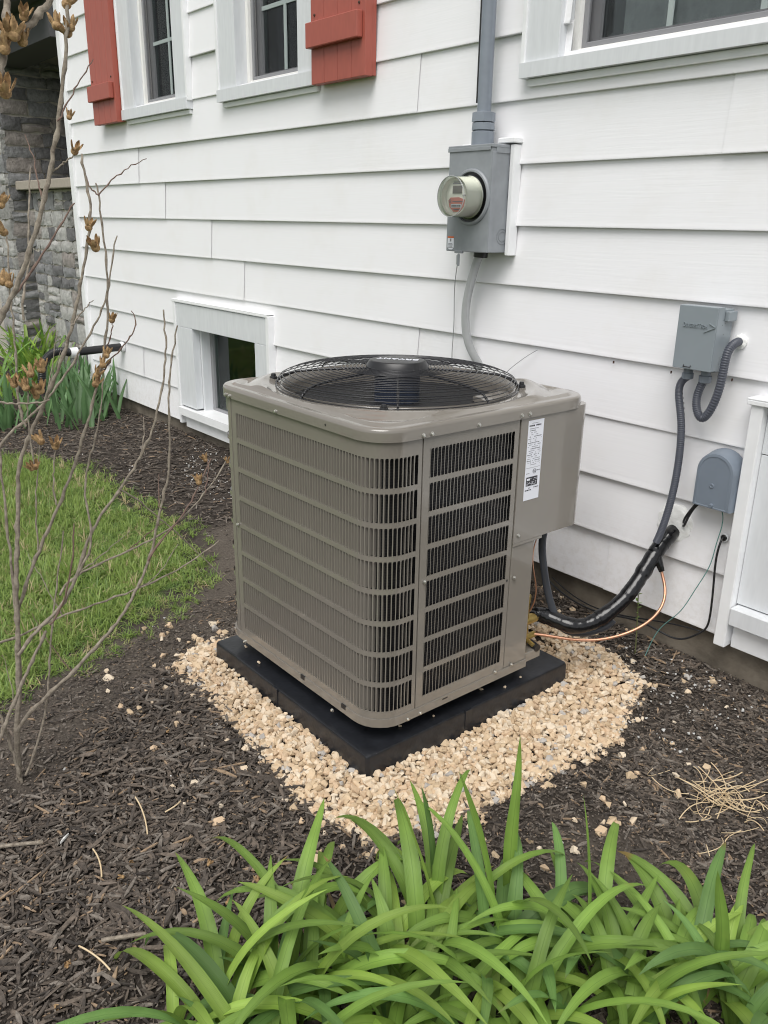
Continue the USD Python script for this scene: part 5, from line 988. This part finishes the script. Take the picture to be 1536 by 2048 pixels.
ch = chip(); ch.apply_scale([0.034, 0.026, 0.04]); ch.apply_transform(trimesh.transformations.rotation_matrix(2.2, [0, 0, 1])); ch.apply_translation(wc)
obj('white_wood_chip', ch, M['white_chip'], None, label='single white chip lying on the dark mulch at lower left', category='wood chip')
for i, (a, b, w_) in enumerate((((545, 1610), (592, 1680), 'long pale twig'), ((378, 1718), (402, 1765), 'bent pale twig'), ((330, 1905), (440, 1955), 'thin pale twig'), ((0, 1725), (90, 1712), 'thick grey stick'), ((662, 1636), (722, 1618), 'short straw coloured stick'), ((405, 1895), (560, 1880), 'thick weathered stick'))):
    p, q = (onz(*a, 0.0), onz(*b, 0.0)) if i != 0 else (onz(272, 1608), onz(296, 1680)); 
    if i == 4: p, q = onz(331, 1636), onz(362, 1614)
    if i == 5: p, q = onz(205, 1898), onz(292, 1882)
    if i == 2: p, q = onz(160, 1908), onz(222, 1952)
    if i == 1: p, q = onz(188, 1716), onz(205, 1770)
    p[2] = float(ground_z(p[0], p[1])) + 0.02; q[2] = float(ground_z(q[0], q[1])) + 0.019; md = (p + q) / 2 + [0.006, 0.004, 0.004]
    obj('twig', tube([p, md, q], 0.0018 if i not in (3, 5) else 0.0042, 6, 12), M['straw'] if i not in (3, 5) else M['bark'], None, label=w_ + ' lying on the mulch ' + ('in the middle left', 'left of the daylilies', 'near the bottom left', 'at the left edge', 'below the bare shrub', 'at the bottom left near a daylily leaf')[i], category='twig', group='twigs on the mulch')
st = thing('straw_clump', 'clump of dry pale straw stalks on bare soil at the right', 'dry grass')
c0 = onz(1440, 1600)
for k in range(70):
    a = rng.uniform(0, 6.28); L = rng.uniform(0.03, 0.13); off = rng.normal(0, 0.045, 2) if k < 60 else rng.normal(0, 0.11, 2); b = np.array([c0[0] + off[0], c0[1] + off[1], 0]); e = b + np.array([math.cos(a), math.sin(a), 0]) * L
    b[2] = float(ground_z(b[0], b[1])) + rng.uniform(0.008, 0.022); e[2] = float(ground_z(e[0], e[1])) + rng.uniform(0.008, 0.04)
    obj('stalk', tube([b, (b + e) / 2 + rng.normal(0, 0.010, 3), e], rng.uniform(0.0007, 0.0015), 5, 9), M['straw'], st, smooth=True)
wd = thing('weed_sprout', 'thin upright weed stalk with tiny leaves behind the copper pipe', 'weed')
b = onz(1270, 1308, 0.04); tpp = wall(1277, 1128, b[1]); 
obj('stalk', tube([b, (b + tpp) / 2 + [0.004, 0, 0], tpp], 0.0020, 6, 20), mat('weed_stalk', (0.12, 0.13, 0.05), 0.7), wd, smooth=True)
for k in range(9):
    p = b + (tpp - b) * rng.uniform(0.25, 0.75); m, uv = leaf(p, rng.uniform(0, 6.28), 0.4, 0.018, 0.008, 0.5, n=5); obj('leaf', m, M['far_lily'], wd, smooth=True, uv=uv)
